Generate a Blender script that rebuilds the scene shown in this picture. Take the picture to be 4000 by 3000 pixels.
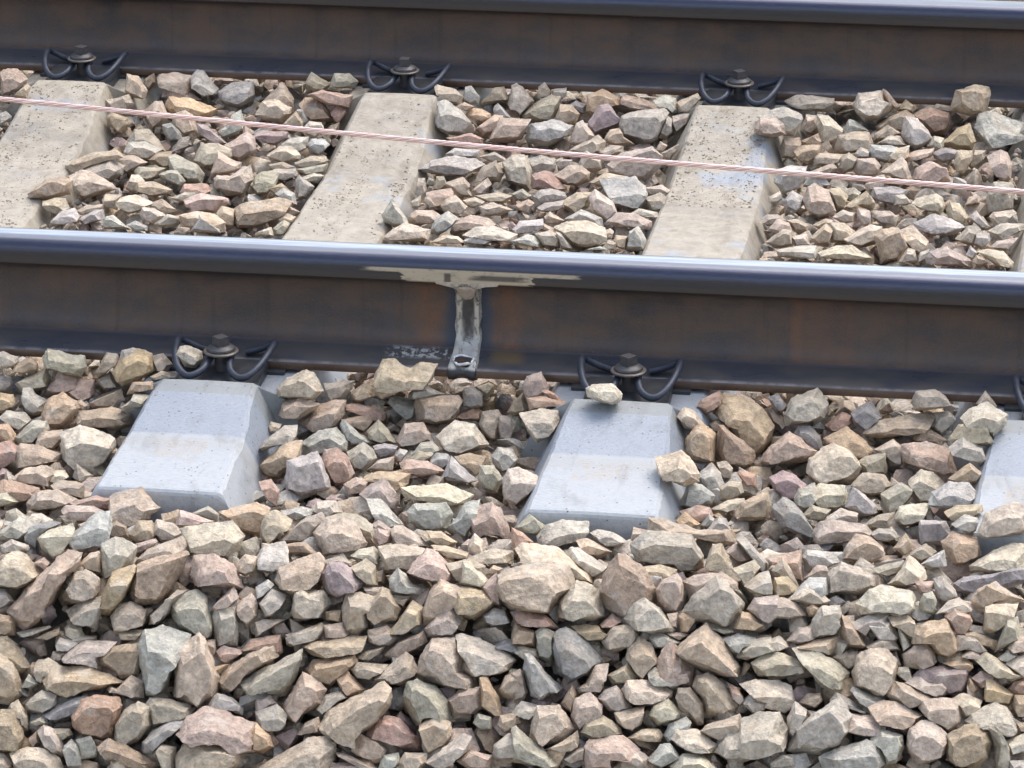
import bpy, bmesh, math, random
import numpy as np
from mathutils import Vector, Matrix, noise

for o in list(bpy.data.objects):
    bpy.data.objects.remove(o)
SC = bpy.context.scene
COL = SC.collection

# ------------------------------------------------------------------ camera
F_PX, YAW, PITCH, ROLL = 16308.16, -0.15927953, 0.35578181, -0.00730091
CAM = np.array([1.3299966, -5.7818162, 2.1415457])
IMG_W, IMG_H = 4000.0, 3000.0
_f = np.array([math.sin(YAW) * math.cos(PITCH), math.cos(YAW) * math.cos(PITCH), -math.sin(PITCH)])
_r0 = np.array([math.cos(YAW), -math.sin(YAW), 0.0])
_u0 = np.cross(_r0, _f)
RIGHT = math.cos(ROLL) * _r0 + math.sin(ROLL) * _u0
UP = -math.sin(ROLL) * _r0 + math.cos(ROLL) * _u0
FWD = _f
cam_data = bpy.data.cameras.new('camera')
cam_data.sensor_width = 36.0
cam_data.lens = 36.0 * F_PX / IMG_W
cam_data.clip_start = 0.1
cam_data.clip_end = 500.0
cam = bpy.data.objects.new('camera', cam_data)
COL.objects.link(cam)
M = Matrix.Identity(4)
for i in range(3):
    M[i][0], M[i][1], M[i][2], M[i][3] = RIGHT[i], UP[i], -FWD[i], CAM[i]
cam.matrix_world = M
SC.camera = cam

# ------------------------------------------------------------------ light
SUN_EL, SUN_AZ = math.radians(60.0), math.radians(36.0)   # azimuth from +Y (behind the track), towards +X
world = bpy.data.worlds.new('World')
SC.world = world
world.use_nodes = True
wn = world.node_tree.nodes
bg = wn['Background']
sky = wn.new('ShaderNodeTexSky')
sky.sky_type = 'NISHITA'
sky.sun_disc = False
sky.sun_elevation = SUN_EL
sky.sun_rotation = SUN_AZ
sky.air_density = 1.0
sky.dust_density = 2.6
sky.ozone_density = 1.0
hs = wn.new('ShaderNodeHueSaturation')          # thin high cloud greys the blue
hs.inputs['Saturation'].default_value = 0.62
world.node_tree.links.new(sky.outputs[0], hs.inputs['Color'])
world.node_tree.links.new(hs.outputs[0], bg.inputs[0])
bg.inputs[1].default_value = 0.15
sun_data = bpy.data.lights.new('sun', 'SUN')
sun_data.energy = 0.65
sun_data.angle = math.radians(42.0)
sun_data.color = (1.0, 0.94, 0.86)
sun = bpy.data.objects.new('sun', sun_data)
COL.objects.link(sun)
sd = Vector((math.sin(SUN_AZ) * math.cos(SUN_EL), math.cos(SUN_AZ) * math.cos(SUN_EL), math.sin(SUN_EL)))
sun.rotation_euler = sd.to_track_quat('Z', 'Y').to_euler()
sun.location = (0, 3, 6)

SC.view_settings.view_transform = 'Standard'
SC.view_settings.look = 'None'
SC.view_settings.exposure = 1.42
SC.view_settings.gamma = 1.0
SC.view_settings.use_curve_mapping = False
SC.cycles.max_bounces = 14
SC.cycles.diffuse_bounces = 10

# ------------------------------------------------------------------ helpers
def tag(o, label=None, cat=None, group=None, kind=None):
    if label: o['label'] = label
    if cat: o['category'] = cat
    if group: o['group'] = group
    if kind: o['kind'] = kind
    return o

def link(name, mesh, mat=None, parent=None, loc=None):
    o = bpy.data.objects.new(name, mesh)
    COL.objects.link(o)
    if mat and mesh is not None and not mesh.materials:
        mesh.materials.append(mat)
    if loc is not None:
        o.location = loc
    if parent:
        o.parent = parent
    return o

def empty(name, loc=(0, 0, 0)):
    o = bpy.data.objects.new(name, None)
    o.empty_display_size = 0.05
    COL.objects.link(o)
    o.location = loc
    return o

def mesh_from(name, verts, faces, smooth=None, tint=None):
    me = bpy.data.meshes.new(name)
    me.from_pydata([tuple(v) for v in verts], [], [tuple(f) for f in faces])
    me.update()
    if smooth is not None:
        me.polygons.foreach_set('use_smooth', [True] * len(me.polygons))
        me.set_sharp_from_angle(angle=math.radians(smooth))
    if tint is not None:
        ca = me.color_attributes.new('tint', 'FLOAT_COLOR', 'POINT')
        t = np.asarray(tint, dtype=np.float32)
        if t.ndim == 1:
            t = np.tile(t, (len(verts), 1))
        a = np.ones((len(verts), 4), dtype=np.float32)
        a[:, :3] = t
        ca.data.foreach_set('color', a.ravel())
    return me

def sweep(pts, rad, n=10, closed_ends=True):
    """round bar along a polyline"""
    pts = [Vector(p) for p in pts]
    V, Fc = [], []
    up = Vector((0, 0, 1))
    prev = None
    for i, p in enumerate(pts):
        d = (pts[min(i + 1, len(pts) - 1)] - pts[max(i - 1, 0)]).normalized()
        if prev is None:
            a = d.cross(up)
            if a.length < 1e-4: a = d.cross(Vector((1, 0, 0)))
        else:
            a = prev - d * prev.dot(d)
        a.normalize(); prev = a
        b = d.cross(a)
        r = rad[i] if isinstance(rad, (list, tuple)) else rad
        for k in range(n):
            t = 2 * math.pi * k / n
            V.append(p + a * (r * math.cos(t)) + b * (r * math.sin(t)))
    for i in range(len(pts) - 1):
        for k in range(n):
            k2 = (k + 1) % n
            Fc.append((i * n + k, i * n + k2, (i + 1) * n + k2, (i + 1) * n + k))
    if closed_ends:
        Fc.append(tuple(range(n - 1, -1, -1)))
        Fc.append(tuple((len(pts) - 1) * n + k for k in range(n)))
    return V, Fc

def catmull(P, sub=6):
    P = [Vector(p) for p in P]
    out = []
    for i in range(len(P) - 1):
        p0, p1, p2, p3 = P[max(i - 1, 0)], P[i], P[i + 1], P[min(i + 2, len(P) - 1)]
        for k in range(sub):
            t = k / sub
            out.append(0.5 * ((2 * p1) + (p2 - p0) * t + (2 * p0 - 5 * p1 + 4 * p2 - p3) * t * t + (3 * p1 - p0 - 3 * p2 + p3) * t ** 3))
    out.append(P[-1])
    return out

def lathe(prof, n=28):
    V, Fc = [], []
    for r, z in prof:
        for k in range(n):
            t = 2 * math.pi * k / n
            V.append((r * math.cos(t), r * math.sin(t), z))
    for i in range(len(prof) - 1):
        for k in range(n):
            k2 = (k + 1) % n
            Fc.append((i * n + k, i * n + k2, (i + 1) * n + k2, (i + 1) * n + k))
    Fc.append(tuple(range(n - 1, -1, -1)))
    Fc.append(tuple((len(prof) - 1) * n + k for k in range(n)))
    return V, Fc

def boxmesh(name, x0, x1, y0, y1, z0, z1, bev=0.002, seg=2):
    bm = bmesh.new()
    bmesh.ops.create_cube(bm, size=1.0)
    for v in bm.verts:
        v.co = Vector(((x0 + x1) / 2 + v.co.x * (x1 - x0), (y0 + y1) / 2 + v.co.y * (y1 - y0), (z0 + z1) / 2 + v.co.z * (z1 - z0)))
    if bev:
        bmesh.ops.bevel(bm, geom=bm.edges[:], offset=bev, segments=seg, affect='EDGES', profile=0.5)
    me = bpy.data.meshes.new(name)
    bm.to_mesh(me); bm.free()
    return me

# ------------------------------------------------------------------ node helpers
class NT:
    def __init__(self, name):
        self.m = bpy.data.materials.new(name)
        self.m.use_nodes = True
        self.t = self.m.node_tree
        self.n = self.t.nodes
        self.b = self.n['Principled BSDF']
    def link(self, a, b): self.t.links.new(a, b)
    def new(self, kind, **kw):
        x = self.n.new(kind)
        for k, v in kw.items(): setattr(x, k, v)
        return x
    def put(self, sock, v):
        if hasattr(v, 'node'): self.link(v, sock)
        elif isinstance(v, (tuple, list)): sock.default_value = (*v, 1.0) if len(v) == 3 and sock.type == 'RGBA' else v
        else: sock.default_value = v
    def coord(self, which='Object'):
        return self.new('ShaderNodeTexCoord').outputs[which]
    def pos(self): return self.new('ShaderNodeNewGeometry').outputs['Position']
    def mapping(self, v, scale=(1, 1, 1), loc=(0, 0, 0)):
        m = self.new('ShaderNodeMapping')
        self.link(v, m.inputs['Vector'])
        m.inputs['Scale'].default_value = scale
        m.inputs['Location'].default_value = loc
        return m.outputs[0]
    def noise(self, vec, scale, detail=4, rough=0.55, dist=0.0):
        x = self.new('ShaderNodeTexNoise')
        self.link(vec, x.inputs['Vector'])
        x.inputs['Scale'].default_value = scale
        x.inputs['Detail'].default_value = detail
        x.inputs['Roughness'].default_value = rough
        x.inputs['Distortion'].default_value = dist
        return x.outputs['Fac']
    def ramp(self, fac, lo, hi, a=0.0, b=1.0):
        x = self.new('ShaderNodeMapRange')
        x.interpolation_type = 'SMOOTHSTEP'
        self.put(x.inputs['Value'], fac)
        x.inputs['From Min'].default_value = lo
        x.inputs['From Max'].default_value = hi
        x.inputs['To Min'].default_value = a
        x.inputs['To Max'].default_value = b
        return x.outputs[0]
    def math(self, op, a, b=0.0, clamp=False):
        x = self.new('ShaderNodeMath', operation=op, use_clamp=clamp)
        self.put(x.inputs[0], a); self.put(x.inputs[1], b)
        return x.outputs[0]
    def mix(self, fac, a, b, mode='MIX'):
        x = self.new('ShaderNodeMix', data_type='RGBA', blend_type=mode)
        self.put(x.inputs['Factor'], fac)
        self.put(x.inputs['A'] if False else x.inputs[6], a)
        self.put(x.inputs[7], b)
        return x.outputs[2]
    def xyz(self, v):
        s = self.new('ShaderNodeSeparateXYZ'); self.link(v, s.inputs[0]); return s.outputs
    def band(self, v, a, b, soft):
        """1 between a and b"""
        return self.math('MULTIPLY', self.ramp(v, a - soft, a + soft), self.ramp(v, b - soft, b + soft, 1.0, 0.0))
    def bump(self, h, strength, dist, prev=None):
        x = self.new('ShaderNodeBump')
        x.inputs['Strength'].default_value = strength
        x.inputs['Distance'].default_value = dist
        self.link(h, x.inputs['Height'])
        if prev is not None: self.link(prev, x.inputs['Normal'])
        return x.outputs[0]
    def out(self, color=None, rough=None, metal=None, normal=None, spec=None):
        if color is not None: self.put(self.b.inputs['Base Color'], color)
        if rough is not None: self.put(self.b.inputs['Roughness'], rough)
        if metal is not None: self.put(self.b.inputs['Metallic'], metal)
        if normal is not None: self.link(normal, self.b.inputs['Normal'])
        if spec is not None: self.put(self.b.inputs['Specular IOR Level'], spec)
        return self.m

# ---- crushed rock
def mat_stone():
    n = NT('crushed_rock')
    p = n.pos()
    tint = n.new('ShaderNodeAttribute', attribute_name='tint').outputs['Color']
    big = n.noise(p, 16, 3, 0.5)
    mid = n.noise(p, 55, 6, 0.62, 0.4)
    fine = n.noise(p, 330, 5, 0.7)
    veins = n.noise(n.mapping(p, (1.0, 1.6, 3.2)), 38, 5, 0.55, 1.6)
    c = n.mix(n.ramp(mid, 0.3, 0.72), n.mix(1.0, tint, (0.72, 0.71, 0.70), 'MULTIPLY'), n.mix(1.0, tint, (1.2, 1.18, 1.14), 'MULTIPLY'))
    mid2 = n.noise(n.mapping(p, (1, 1, 1), (1, 8, 2)), 150, 5, 0.65, 0.3)
    c = n.mix(n.ramp(mid2, 0.34, 0.66), n.mix(1.0, c, (0.83, 0.815, 0.80), 'MULTIPLY'), n.mix(1.0, c, (1.12, 1.11, 1.09), 'MULTIPLY'))
    c = n.mix(n.ramp(n.noise(n.mapping(p, (1, 1, 1), (2, 5, 9)), 30, 5, 0.6, 0.6), 0.56, 0.68, 0.0, 0.45), c, (0.62, 0.56, 0.47))   # pale weathering
    c = n.mix(n.ramp(big, 0.54, 0.72, 0.0, 0.5), c, n.mix(0.5, c, (0.46, 0.31, 0.19)))      # iron stain
    c = n.mix(n.ramp(n.noise(n.mapping(p, (1, 1, 1), (7, 3, 5)), 22, 4), 0.57, 0.72, 0.0, 0.5), c, n.mix(0.45, c, (0.40, 0.42, 0.43)))  # blue-grey
    c = n.mix(n.ramp(veins, 0.62, 0.70, 0.0, 0.30), c, (0.56, 0.52, 0.45))
    c = n.mix(n.ramp(fine, 0.64, 0.76, 0.0, 0.35), c, (0.62, 0.58, 0.52))
    c = n.mix(n.ramp(fine, 0.38, 0.26, 0.0, 0.35), c, n.mix(1.0, c, (0.5, 0.48, 0.46), 'MULTIPLY'))
    nb = n.bump(mid, 0.8, 0.009)
    nb = n.bump(mid2, 0.8, 0.004, nb)
    nb = n.bump(fine, 0.8, 0.0022, nb)
    return n.out(c, n.ramp(mid, 0.2, 0.8, 0.62, 0.88), 0.0, nb, 0.35)

def mat_bed():
    n = NT('ballast_fines')
    p = n.pos()
    a = n.noise(p, 60, 8, 0.7)
    c = n.mix(a, (0.22, 0.185, 0.145), (0.38, 0.33, 0.27))
    return n.out(c, 0.95, 0.0, n.bump(a, 0.8, 0.02))

# ---- rail steel
GAUGE = 1.505
WX = 0.3385            # weld position along the rail
def mat_head(near):
    n = NT('rail_head_steel' + ('_near' if near else '_far'))
    o = n.coord()
    x, y, z = n.xyz(o)
    streak = n.noise(n.mapping(o, (2.5, 60, 60)), 3.0, 5, 0.6)
    fine = n.noise(n.mapping(o, (14, 120, 120)), 4.0, 5, 0.65)
    edge = n.math('ADD', z, n.math('MULTIPLY', n.math('SUBTRACT', streak, 0.5), 0.012))
    polished = n.ramp(edge, 0.1515, 0.1555)
    sidec = n.mix(fine, (0.022, 0.023, 0.027), (0.052, 0.049, 0.048))
    sidec = n.mix(n.ramp(edge, 0.146, 0.140, 0.0, 0.5), sidec, (0.065, 0.048, 0.038))
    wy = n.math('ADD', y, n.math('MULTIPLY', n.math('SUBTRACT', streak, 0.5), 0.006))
    run = n.band(wy, -0.008, 0.019, 0.003)  # polished running band, with its bright low-sky reflection painted into the colour
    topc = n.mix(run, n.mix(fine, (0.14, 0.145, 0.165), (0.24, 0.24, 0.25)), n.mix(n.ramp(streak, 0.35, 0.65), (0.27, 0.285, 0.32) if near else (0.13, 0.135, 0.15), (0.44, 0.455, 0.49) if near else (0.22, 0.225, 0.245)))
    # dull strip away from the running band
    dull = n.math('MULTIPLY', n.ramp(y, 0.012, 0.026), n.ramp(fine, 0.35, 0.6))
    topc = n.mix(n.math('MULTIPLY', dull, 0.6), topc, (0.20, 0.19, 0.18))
    topc = n.mix(n.ramp(y, -0.021, -0.0265), topc, n.mix(fine, (0.045, 0.05, 0.075), (0.085, 0.09, 0.12)))   # dark blue corner: reflected upper sky put into the colour
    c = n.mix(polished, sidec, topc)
    rough = n.math('ADD', n.math('MULTIPLY', polished, -0.20), n.math('ADD', 0.46, n.math('MULTIPLY', fine, 0.12)))
    metal = n.math('ADD', 0.35, n.math('MULTIPLY', polished, 0.62))
    if near:
        dx = n.math('SUBTRACT', x, WX)
        wob = n.math('MULTIPLY', n.math('SUBTRACT', n.noise(n.mapping(o, (40, 1, 160)), 1.0, 3), 0.5), 0.05)
        dxw = n.math('ADD', dx, wob)
        g1 = n.math('MULTIPLY', n.band(dxw, -0.094, 0.099, 0.002), n.ramp(z, 0.153, 0.150))
        g2 = n.math('MULTIPLY', n.band(dxw, -0.150, 0.168, 0.012), n.band(z, 0.1475, 0.1535, 0.001))
        g = n.math('MAXIMUM', g1, g2)
        dark = n.math('MAXIMUM', n.math('MULTIPLY', n.band(dxw, 0.012, 0.088, 0.010), n.band(z, 0.139, 0.147, 0.002)),
                      n.math('MULTIPLY', n.band(dx, -0.032, -0.022, 0.002), n.ramp(z, 0.150, 0.147)))
        g = n.math('MULTIPLY', g, n.math('SUBTRACT', 1.0, n.math('MULTIPLY', dark, 0.85)))
        ground = n.mix(fine, (0.33, 0.275, 0.19), (0.45, 0.38, 0.28))
        g = n.math('MULTIPLY', g, n.ramp(n.noise(n.mapping(o, (1, 1, 2)), 60, 5, 0.7), 0.28, 0.5, 0.45, 0.95))
        c = n.mix(g, c, ground)
        metal = n.math('MULTIPLY', metal, n.math('SUBTRACT', 1.0, n.math('MULTIPLY', g, 0.75)))
    nb = n.bump(fine, 0.12, 0.0012)
    return n.out(c, rough, metal, nb)

def mat_web(near):
    n = NT('rail_web_rust' + ('_near' if near else '_far'))
    o = n.coord()
    x, y, z = n.xyz(o)
    blot = n.noise(n.mapping(o, (6, 6, 10)), 2.2, 5, 0.6)
    fine = n.noise(o, 320, 4, 0.7)
    runs = n.noise(n.mapping(o, (48, 1, 2.0)), 1.0, 4, 0.6)
    c = n.mix(n.ramp(blot, 0.28, 0.72), (0.048, 0.042, 0.042), (0.102, 0.068, 0.049))
    c = n.mix(n.ramp(runs, 0.54, 0.70, 0.0, 0.35), c, (0.032, 0.026, 0.024))
    c = n.mix(n.math('MULTIPLY', n.ramp(runs, 0.44, 0.30), 0.3), c, (0.050, 0.054, 0.066))
    c = n.mix(n.ramp(n.noise(o, 210, 6, 0.75), 0.48, 0.72, 0.0, 0.7), c, (0.092, 0.070, 0.056))
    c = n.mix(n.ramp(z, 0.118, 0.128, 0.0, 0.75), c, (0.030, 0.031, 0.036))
    if near:
        for cx, w, k in ((-0.400, 0.008, 0.40), (0.828, 0.009, 0.24), (0.862, 0.02, 0.12), (0.90, 0.012, 0.10)):
            m = n.band(n.math('ADD', x, n.math('MULTIPLY', n.math('SUBTRACT', blot, 0.5), 0.02)), cx - w, cx + w, 0.007)
            c = n.mix(n.math('MULTIPLY', m, k), c, (0.24, 0.095, 0.035))
        dx = n.math('ABSOLUTE', n.math('SUBTRACT', x, WX))
        dxw = n.math('ADD', dx, n.math('MULTIPLY', n.math('SUBTRACT', blot, 0.5), 0.03))
        heat = n.math('MULTIPLY', n.band(dxw, 0.040, 0.078, 0.018), n.ramp(n.noise(o, 45, 5, 0.65), 0.3, 0.65, 0.15, 1.0))
        c = n.mix(n.math('MULTIPLY', heat, 0.75), c, (0.150, 0.070, 0.034))
        blue = n.band(dxw, 0.012, 0.034, 0.008)
        c = n.mix(n.math('MULTIPLY', blue, 0.85), c, (0.030, 0.042, 0.064))
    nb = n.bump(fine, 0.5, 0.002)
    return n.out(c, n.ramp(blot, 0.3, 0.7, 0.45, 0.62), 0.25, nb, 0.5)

def mat_foot(near):
    n = NT('rail_foot_steel' + ('_near' if near else '_far'))
    o = n.coord()
    x, y, z = n.xyz(o)
    blot = n.noise(n.mapping(o, (5, 12, 12)), 2.0, 5, 0.6)
    fine = n.noise(o, 260, 5, 0.7)
    c = n.mix(n.ramp(blot, 0.35, 0.65), (0.062, 0.068, 0.086), (0.095, 0.088, 0.088))
    c = n.mix(n.ramp(z, 0.0125, 0.0095), c, n.mix(fine, (0.055, 0.036, 0.026), (0.12, 0.075, 0.052)))
    c = n.mix(n.ramp(fine, 0.68, 0.78, 0.0, 0.35), c, (0.35, 0.33, 0.30))
    c = n.mix(n.ramp(z, 0.0262, 0.0286, 0.0, 0.8), c, (0.135, 0.13, 0.145))  # highlight along the top of the foot, painted into the colour
    c = n.mix(n.math('MULTIPLY', n.band(z, 0.0112, 0.0134, 0.0006), n.ramp(n.noise(n.mapping(o, (14, 1, 1)), 3, 4), 0.35, 0.6, 0.2, 0.9)), c, (0.20, 0.19, 0.20))  # broken highlight line on the front edge, painted as well
    if near:
        dx = n.math('SUBTRACT', x, WX)
        flake = n.math('MULTIPLY', n.band(dx, -0.115, -0.022, 0.012), n.band(z, 0.0195, 0.0275, 0.002))
        flake = n.math('MULTIPLY', flake, n.ramp(n.noise(o, 95, 5, 0.7), 0.47, 0.56))
        c = n.mix(flake, c, (0.52, 0.52, 0.50))
        c = n.mix(n.math('MULTIPLY', n.band(dx, 0.038, 0.085, 0.012), n.math('MULTIPLY', n.band(z, 0.018, 0.028, 0.003), 0.6)), c, (0.22, 0.15, 0.07))
    nb = n.bump(fine, 0.2, 0.0012)
    return n.out(c, n.ramp(blot, 0.3, 0.7, 0.26, 0.42), 0.4, nb)

def mat_weld():
    n = NT('weld_metal')
    o = n.coord()
    x, y, z = n.xyz(o)
    a = n.noise(o, 75, 6, 0.7, 0.5)
    b = n.noise(n.mapping(o, (1, 1, 0.4)), 38, 4, 0.6)
    fine = n.noise(o, 400, 4, 0.7)
    c = n.mix(n.ramp(b, 0.40, 0.60), (0.050, 0.046, 0.044), (0.20, 0.185, 0.16))
    ax = n.math('ABSOLUTE', n.math('SUBTRACT', x, WX))
    c = n.mix(n.math('MULTIPLY', n.band(ax, 0.0095, 0.0165, 0.0022), n.ramp(a, 0.36, 0.52)), c, (0.42, 0.39, 0.33))
    c = n.mix(n.math('MULTIPLY', n.ramp(z, 0.052, 0.034), n.ramp(a, 0.62, 0.48)), c, (0.46, 0.45, 0.42))
    c = n.mix(n.math('MULTIPLY', n.ramp(ax, 0.0175, 0.0185), n.ramp(fine, 0.4, 0.55)), c, (0.55, 0.52, 0.46))
    c = n.mix(n.ramp(z, 0.0155, 0.0105), c, (0.05, 0.05, 0.055))
    return n.out(c, 0.5, 0.3, n.bump(a, 0.6, 0.003))

def simple(name, a, b, scale, rough, metal, bump=0.2, bd=0.001, spec=0.5):
    n = NT(name)
    o = n.coord()
    f = n.noise(o, scale, 5, 0.65)
    return n.out(n.mix(n.ramp(f, 0.3, 0.7), a, b), rough, metal, n.bump(f, bump, bd), spec)

def mat_concrete():
    """x' across, y' along the sleeper (0 under the near rail, +1.5 under the far one)"""
    n = NT('sleeper_concrete')
    o = n.coord()
    x, y, z = n.xyz(o)
    p = n.pos()
    cloud = n.noise(p, 9, 5, 0.6)
    grain = n.noise(n.mapping(p, (1, 2.2, 1)), 130, 6, 0.7)
    fine = n.noise(p, 520, 4, 0.7)
    c = n.mix(n.ramp(cloud, 0.3, 0.7), (0.235, 0.262, 0.300), (0.305, 0.325, 0.352))
    c = n.mix(n.ramp(grain, 0.35, 0.7, 0.0, 0.4), c, (0.37, 0.385, 0.40))
    yw = n.math('ADD', y, n.math('MULTIPLY', n.math('SUBTRACT', cloud, 0.5), 0.008))
    mould = n.band(yw, -0.326, -0.2255, 0.0012)
    c = n.mix(n.math('MULTIPLY', mould, 0.85), c, n.mix(cloud, (0.225, 0.252, 0.295), (0.275, 0.30, 0.338)))
    trowel = n.math('MAXIMUM', n.band(yw, -0.2245, -0.17, 0.001), n.band(yw, GAUGE - 0.2245, GAUGE - 0.17, 0.001))
    c = n.mix(n.math('MULTIPLY', trowel, 0.8), c, n.mix(cloud, (0.20, 0.215, 0.22), (0.27, 0.275, 0.265)))
    rawend = n.ramp(yw, -0.325, -0.335)
    c = n.mix(n.math('MULTIPLY', rawend, n.ramp(grain, 0.3, 0.6, 0.25, 0.95)), c, (0.385, 0.398, 0.405))
    # small air holes
    vor = n.new('ShaderNodeTexVoronoi'); n.link(p, vor.inputs['Vector']); vor.inputs['Scale'].default_value = 85
    c = n.mix(n.math('MULTIPLY', n.ramp(vor.outputs['Distance'], 0.16, 0.09), n.ramp(n.noise(p, 30, 2), 0.42, 0.55)), c, (0.10, 0.10, 0.10))
    # tan dust: thick between the rails, patchy outside
    inner = n.ramp(y, 0.05, 0.25)
    m1 = n.noise(n.mapping(p, (1, 1, 1), (3, 1, 0)), 7.5, 6, 0.62)
    dust = n.math('MULTIPLY', inner, n.ramp(m1, 0.31, 0.47))
    dustc = n.mix(n.ramp(n.noise(p, 40, 6, 0.65), 0.3, 0.7), (0.29, 0.25, 0.19), (0.405, 0.355, 0.28))
    c = n.mix(n.math('MULTIPLY', dust, 0.92), c, dustc)
    c = n.mix(n.math('MULTIPLY', inner, n.ramp(n.noise(n.mapping(p, (1, 1, 1), (8, 0, 3)), 11, 6, 0.65), 0.54, 0.68, 0.0, 0.55)), c, (0.25, 0.24, 0.222))
    smear = n.noise(n.mapping(p, (1.0, 1.0, 1), (4, 9, 0)), 34, 7, 0.72, 0.8)
    c = n.mix(n.math('MULTIPLY', inner, n.ramp(smear, 0.55, 0.70, 0.0, 0.65)), c, (0.19, 0.145, 0.10))
    side = n.math('ADD', x, n.math('MULTIPLY', n.math('SUBTRACT', m1, 0.5), 0.06))
    # rubbed patch near the outer end
    out = n.math('MULTIPLY', n.band(n.math('ADD', side, 0.0), -0.045, 0.035, 0.004), n.band(n.math('ADD', y, n.math('MULTIPLY', n.math('SUBTRACT', m1, 0.5), 0.08)), -0.405, -0.35, 0.006))
    rnd = n.new('ShaderNodeObjectInfo').outputs['Random']
    out = n.math('MULTIPLY', out, n.math('MULTIPLY', n.ramp(grain, 0.44, 0.6), n.ramp(n.noise(n.mapping(p, (1, 1, 1), (0, 4, 0)), 26, 4, 0.6), 0.38, 0.52)))
    c = n.mix(n.math('MULTIPLY', out, 0.75), c, (0.36, 0.285, 0.205))
    c = n.mix(n.math('MULTIPLY', n.band(y, -0.37, -0.335, 0.006), n.ramp(grain, 0.4, 0.62, 0.0, 0.5)), c, (0.30, 0.275, 0.235))
    c = n.mix(n.ramp(fine, 0.66, 0.76, 0.0, 0.35), c, (0.25, 0.22, 0.18))
    nb = n.bump(grain, 0.55, 0.0022)
    nb = n.bump(fine, 0.3, 0.0006, nb)
    stain = n.noise(n.mapping(p, (2.2, 0.8, 1), (5, 0, 0)), 12, 6, 0.65, 0.5)
    c = n.mix(n.ramp(stain, 0.50, 0.68, 0.0, 0.5), c, n.mix(1.0, c, (0.62, 0.60, 0.56), 'MULTIPLY'))
    rough = n.math('ADD', n.math('SUBTRACT', n.ramp(grain, 0.3, 0.7, 0.34, 0.5), n.math('MULTIPLY', mould, 0.10)), n.math('MULTIPLY', dust, 0.3))
    return n.out(c, rough, 0.0, nb, 0.5)

def mat_copper():
    n = NT('bright_copper')
    p = n.pos()
    f = n.noise(p, 60, 4, 0.6)
    tn = n.new('ShaderNodeAttribute', attribute_name='tint').outputs['Color']
    return n.out(n.mix(1.0, tn, n.mix(f, (0.88, 0.66, 0.59), (0.95, 0.78, 0.71)), 'MULTIPLY'), 0.34, 0.7, None, 0.5)

STONE = mat_stone()
BED = mat_bed()
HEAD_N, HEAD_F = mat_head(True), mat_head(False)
WEB_N, WEB_F = mat_web(True), mat_web(False)
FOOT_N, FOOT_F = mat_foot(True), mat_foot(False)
WELD = mat_weld()
CONC = mat_concrete()
COPPER = mat_copper()
CLIP = simple('spring_steel_blue_black', (0.017, 0.022, 0.036), (0.033, 0.041, 0.060), 90, 0.5, 0.3)
SCREW = simple('screw_steel', (0.030, 0.031, 0.037), (0.060, 0.056, 0.057), 140, 0.5, 0.3)
WASHER = simple('washer_steel', (0.075, 0.066, 0.062), (0.135, 0.115, 0.10), 160, 0.5, 0.4)
PLASTIC = simple('guide_plate_plastic', (0.020, 0.022, 0.026), (0.04, 0.042, 0.048), 60, 0.45, 0.0)
DARKHOLE = simple('rusty_cavity', (0.015, 0.010, 0.008), (0.05, 0.026, 0.018), 200, 0.8, 0.0)
SCAR = simple('bright_scar_metal', (0.40, 0.41, 0.42), (0.66, 0.66, 0.66), 200, 0.4, 0.5)
CRUMB = simple('dry_soil_crumb', (0.16, 0.125, 0.09), (0.36, 0.30, 0.225), 90, 0.9, 0.0)

# ------------------------------------------------------------------ ballast surface
SLEEPERS = [(-0.628, 0.006), (-0.019, 0.006), (0.591, 0.0), (1.203, 0.004)]
def sstep(a, b, v):
    t = min(1.0, max(0.0, (v - a) / (b - a)))
    return t * t * (3 - 2 * t)
def surf(x, y):
    """mean height of the stone centres"""
    if y > 1.58:
        return -0.03
    if y > 0.0:
        return -0.053 + 0.027 * sstep(0.95, 1.36, y)
    if y > -0.5:
        return -0.060 + 0.018 * sstep(-0.30, -0.12, y) - 0.022 * math.exp(-((x - 0.38) / 0.13) ** 2) * sstep(-0.3, -0.1, y)
    if y > -0.66:
        return -0.060 + 0.012 * sstep(-0.5, -0.58, y)
    return -0.048 - 0.60 * max(0.0, -0.66 - y) * sstep(-0.66, -0.80, y)

SPROF = [(-0.500, -0.030, 0.090), (-0.326, -0.012, 0.083), (-0.225, 0.0125, 0.0745), (-0.186, 0.0178, 0.071),
         (-0.178, -0.006, 0.112), (0.178, -0.006, 0.105), (0.186, 0.0165, 0.0635), (0.225, 0.0145, 0.065),
         (0.345, -0.022, 0.072), (0.46, -0.046, 0.0775), (0.7525, -0.050, 0.079)]
SPROF = SPROF + [(GAUGE - y, z, w) for (y, z, w) in reversed(SPROF[:-1])]
def sleeper_top(x, y):
    """height of the concrete at (x, y), or None"""
    for cx, sk in SLEEPERS:
        if not (-0.5 <= y <= GAUGE + 0.5): continue
        for (y0, z0, w0), (y1, z1, w1) in zip(SPROF, SPROF[1:]):
            if y0 <= y <= y1:
                t = (y - y0) / max(1e-6, y1 - y0)
                z, w = z0 + t * (z1 - z0), w0 + t * (w1 - w0)
                dx = abs(x - cx - sk * y)
                if dx < w: return z
                if dx < w + 0.05: return z - (dx - w) / 0.5
    return None

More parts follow.
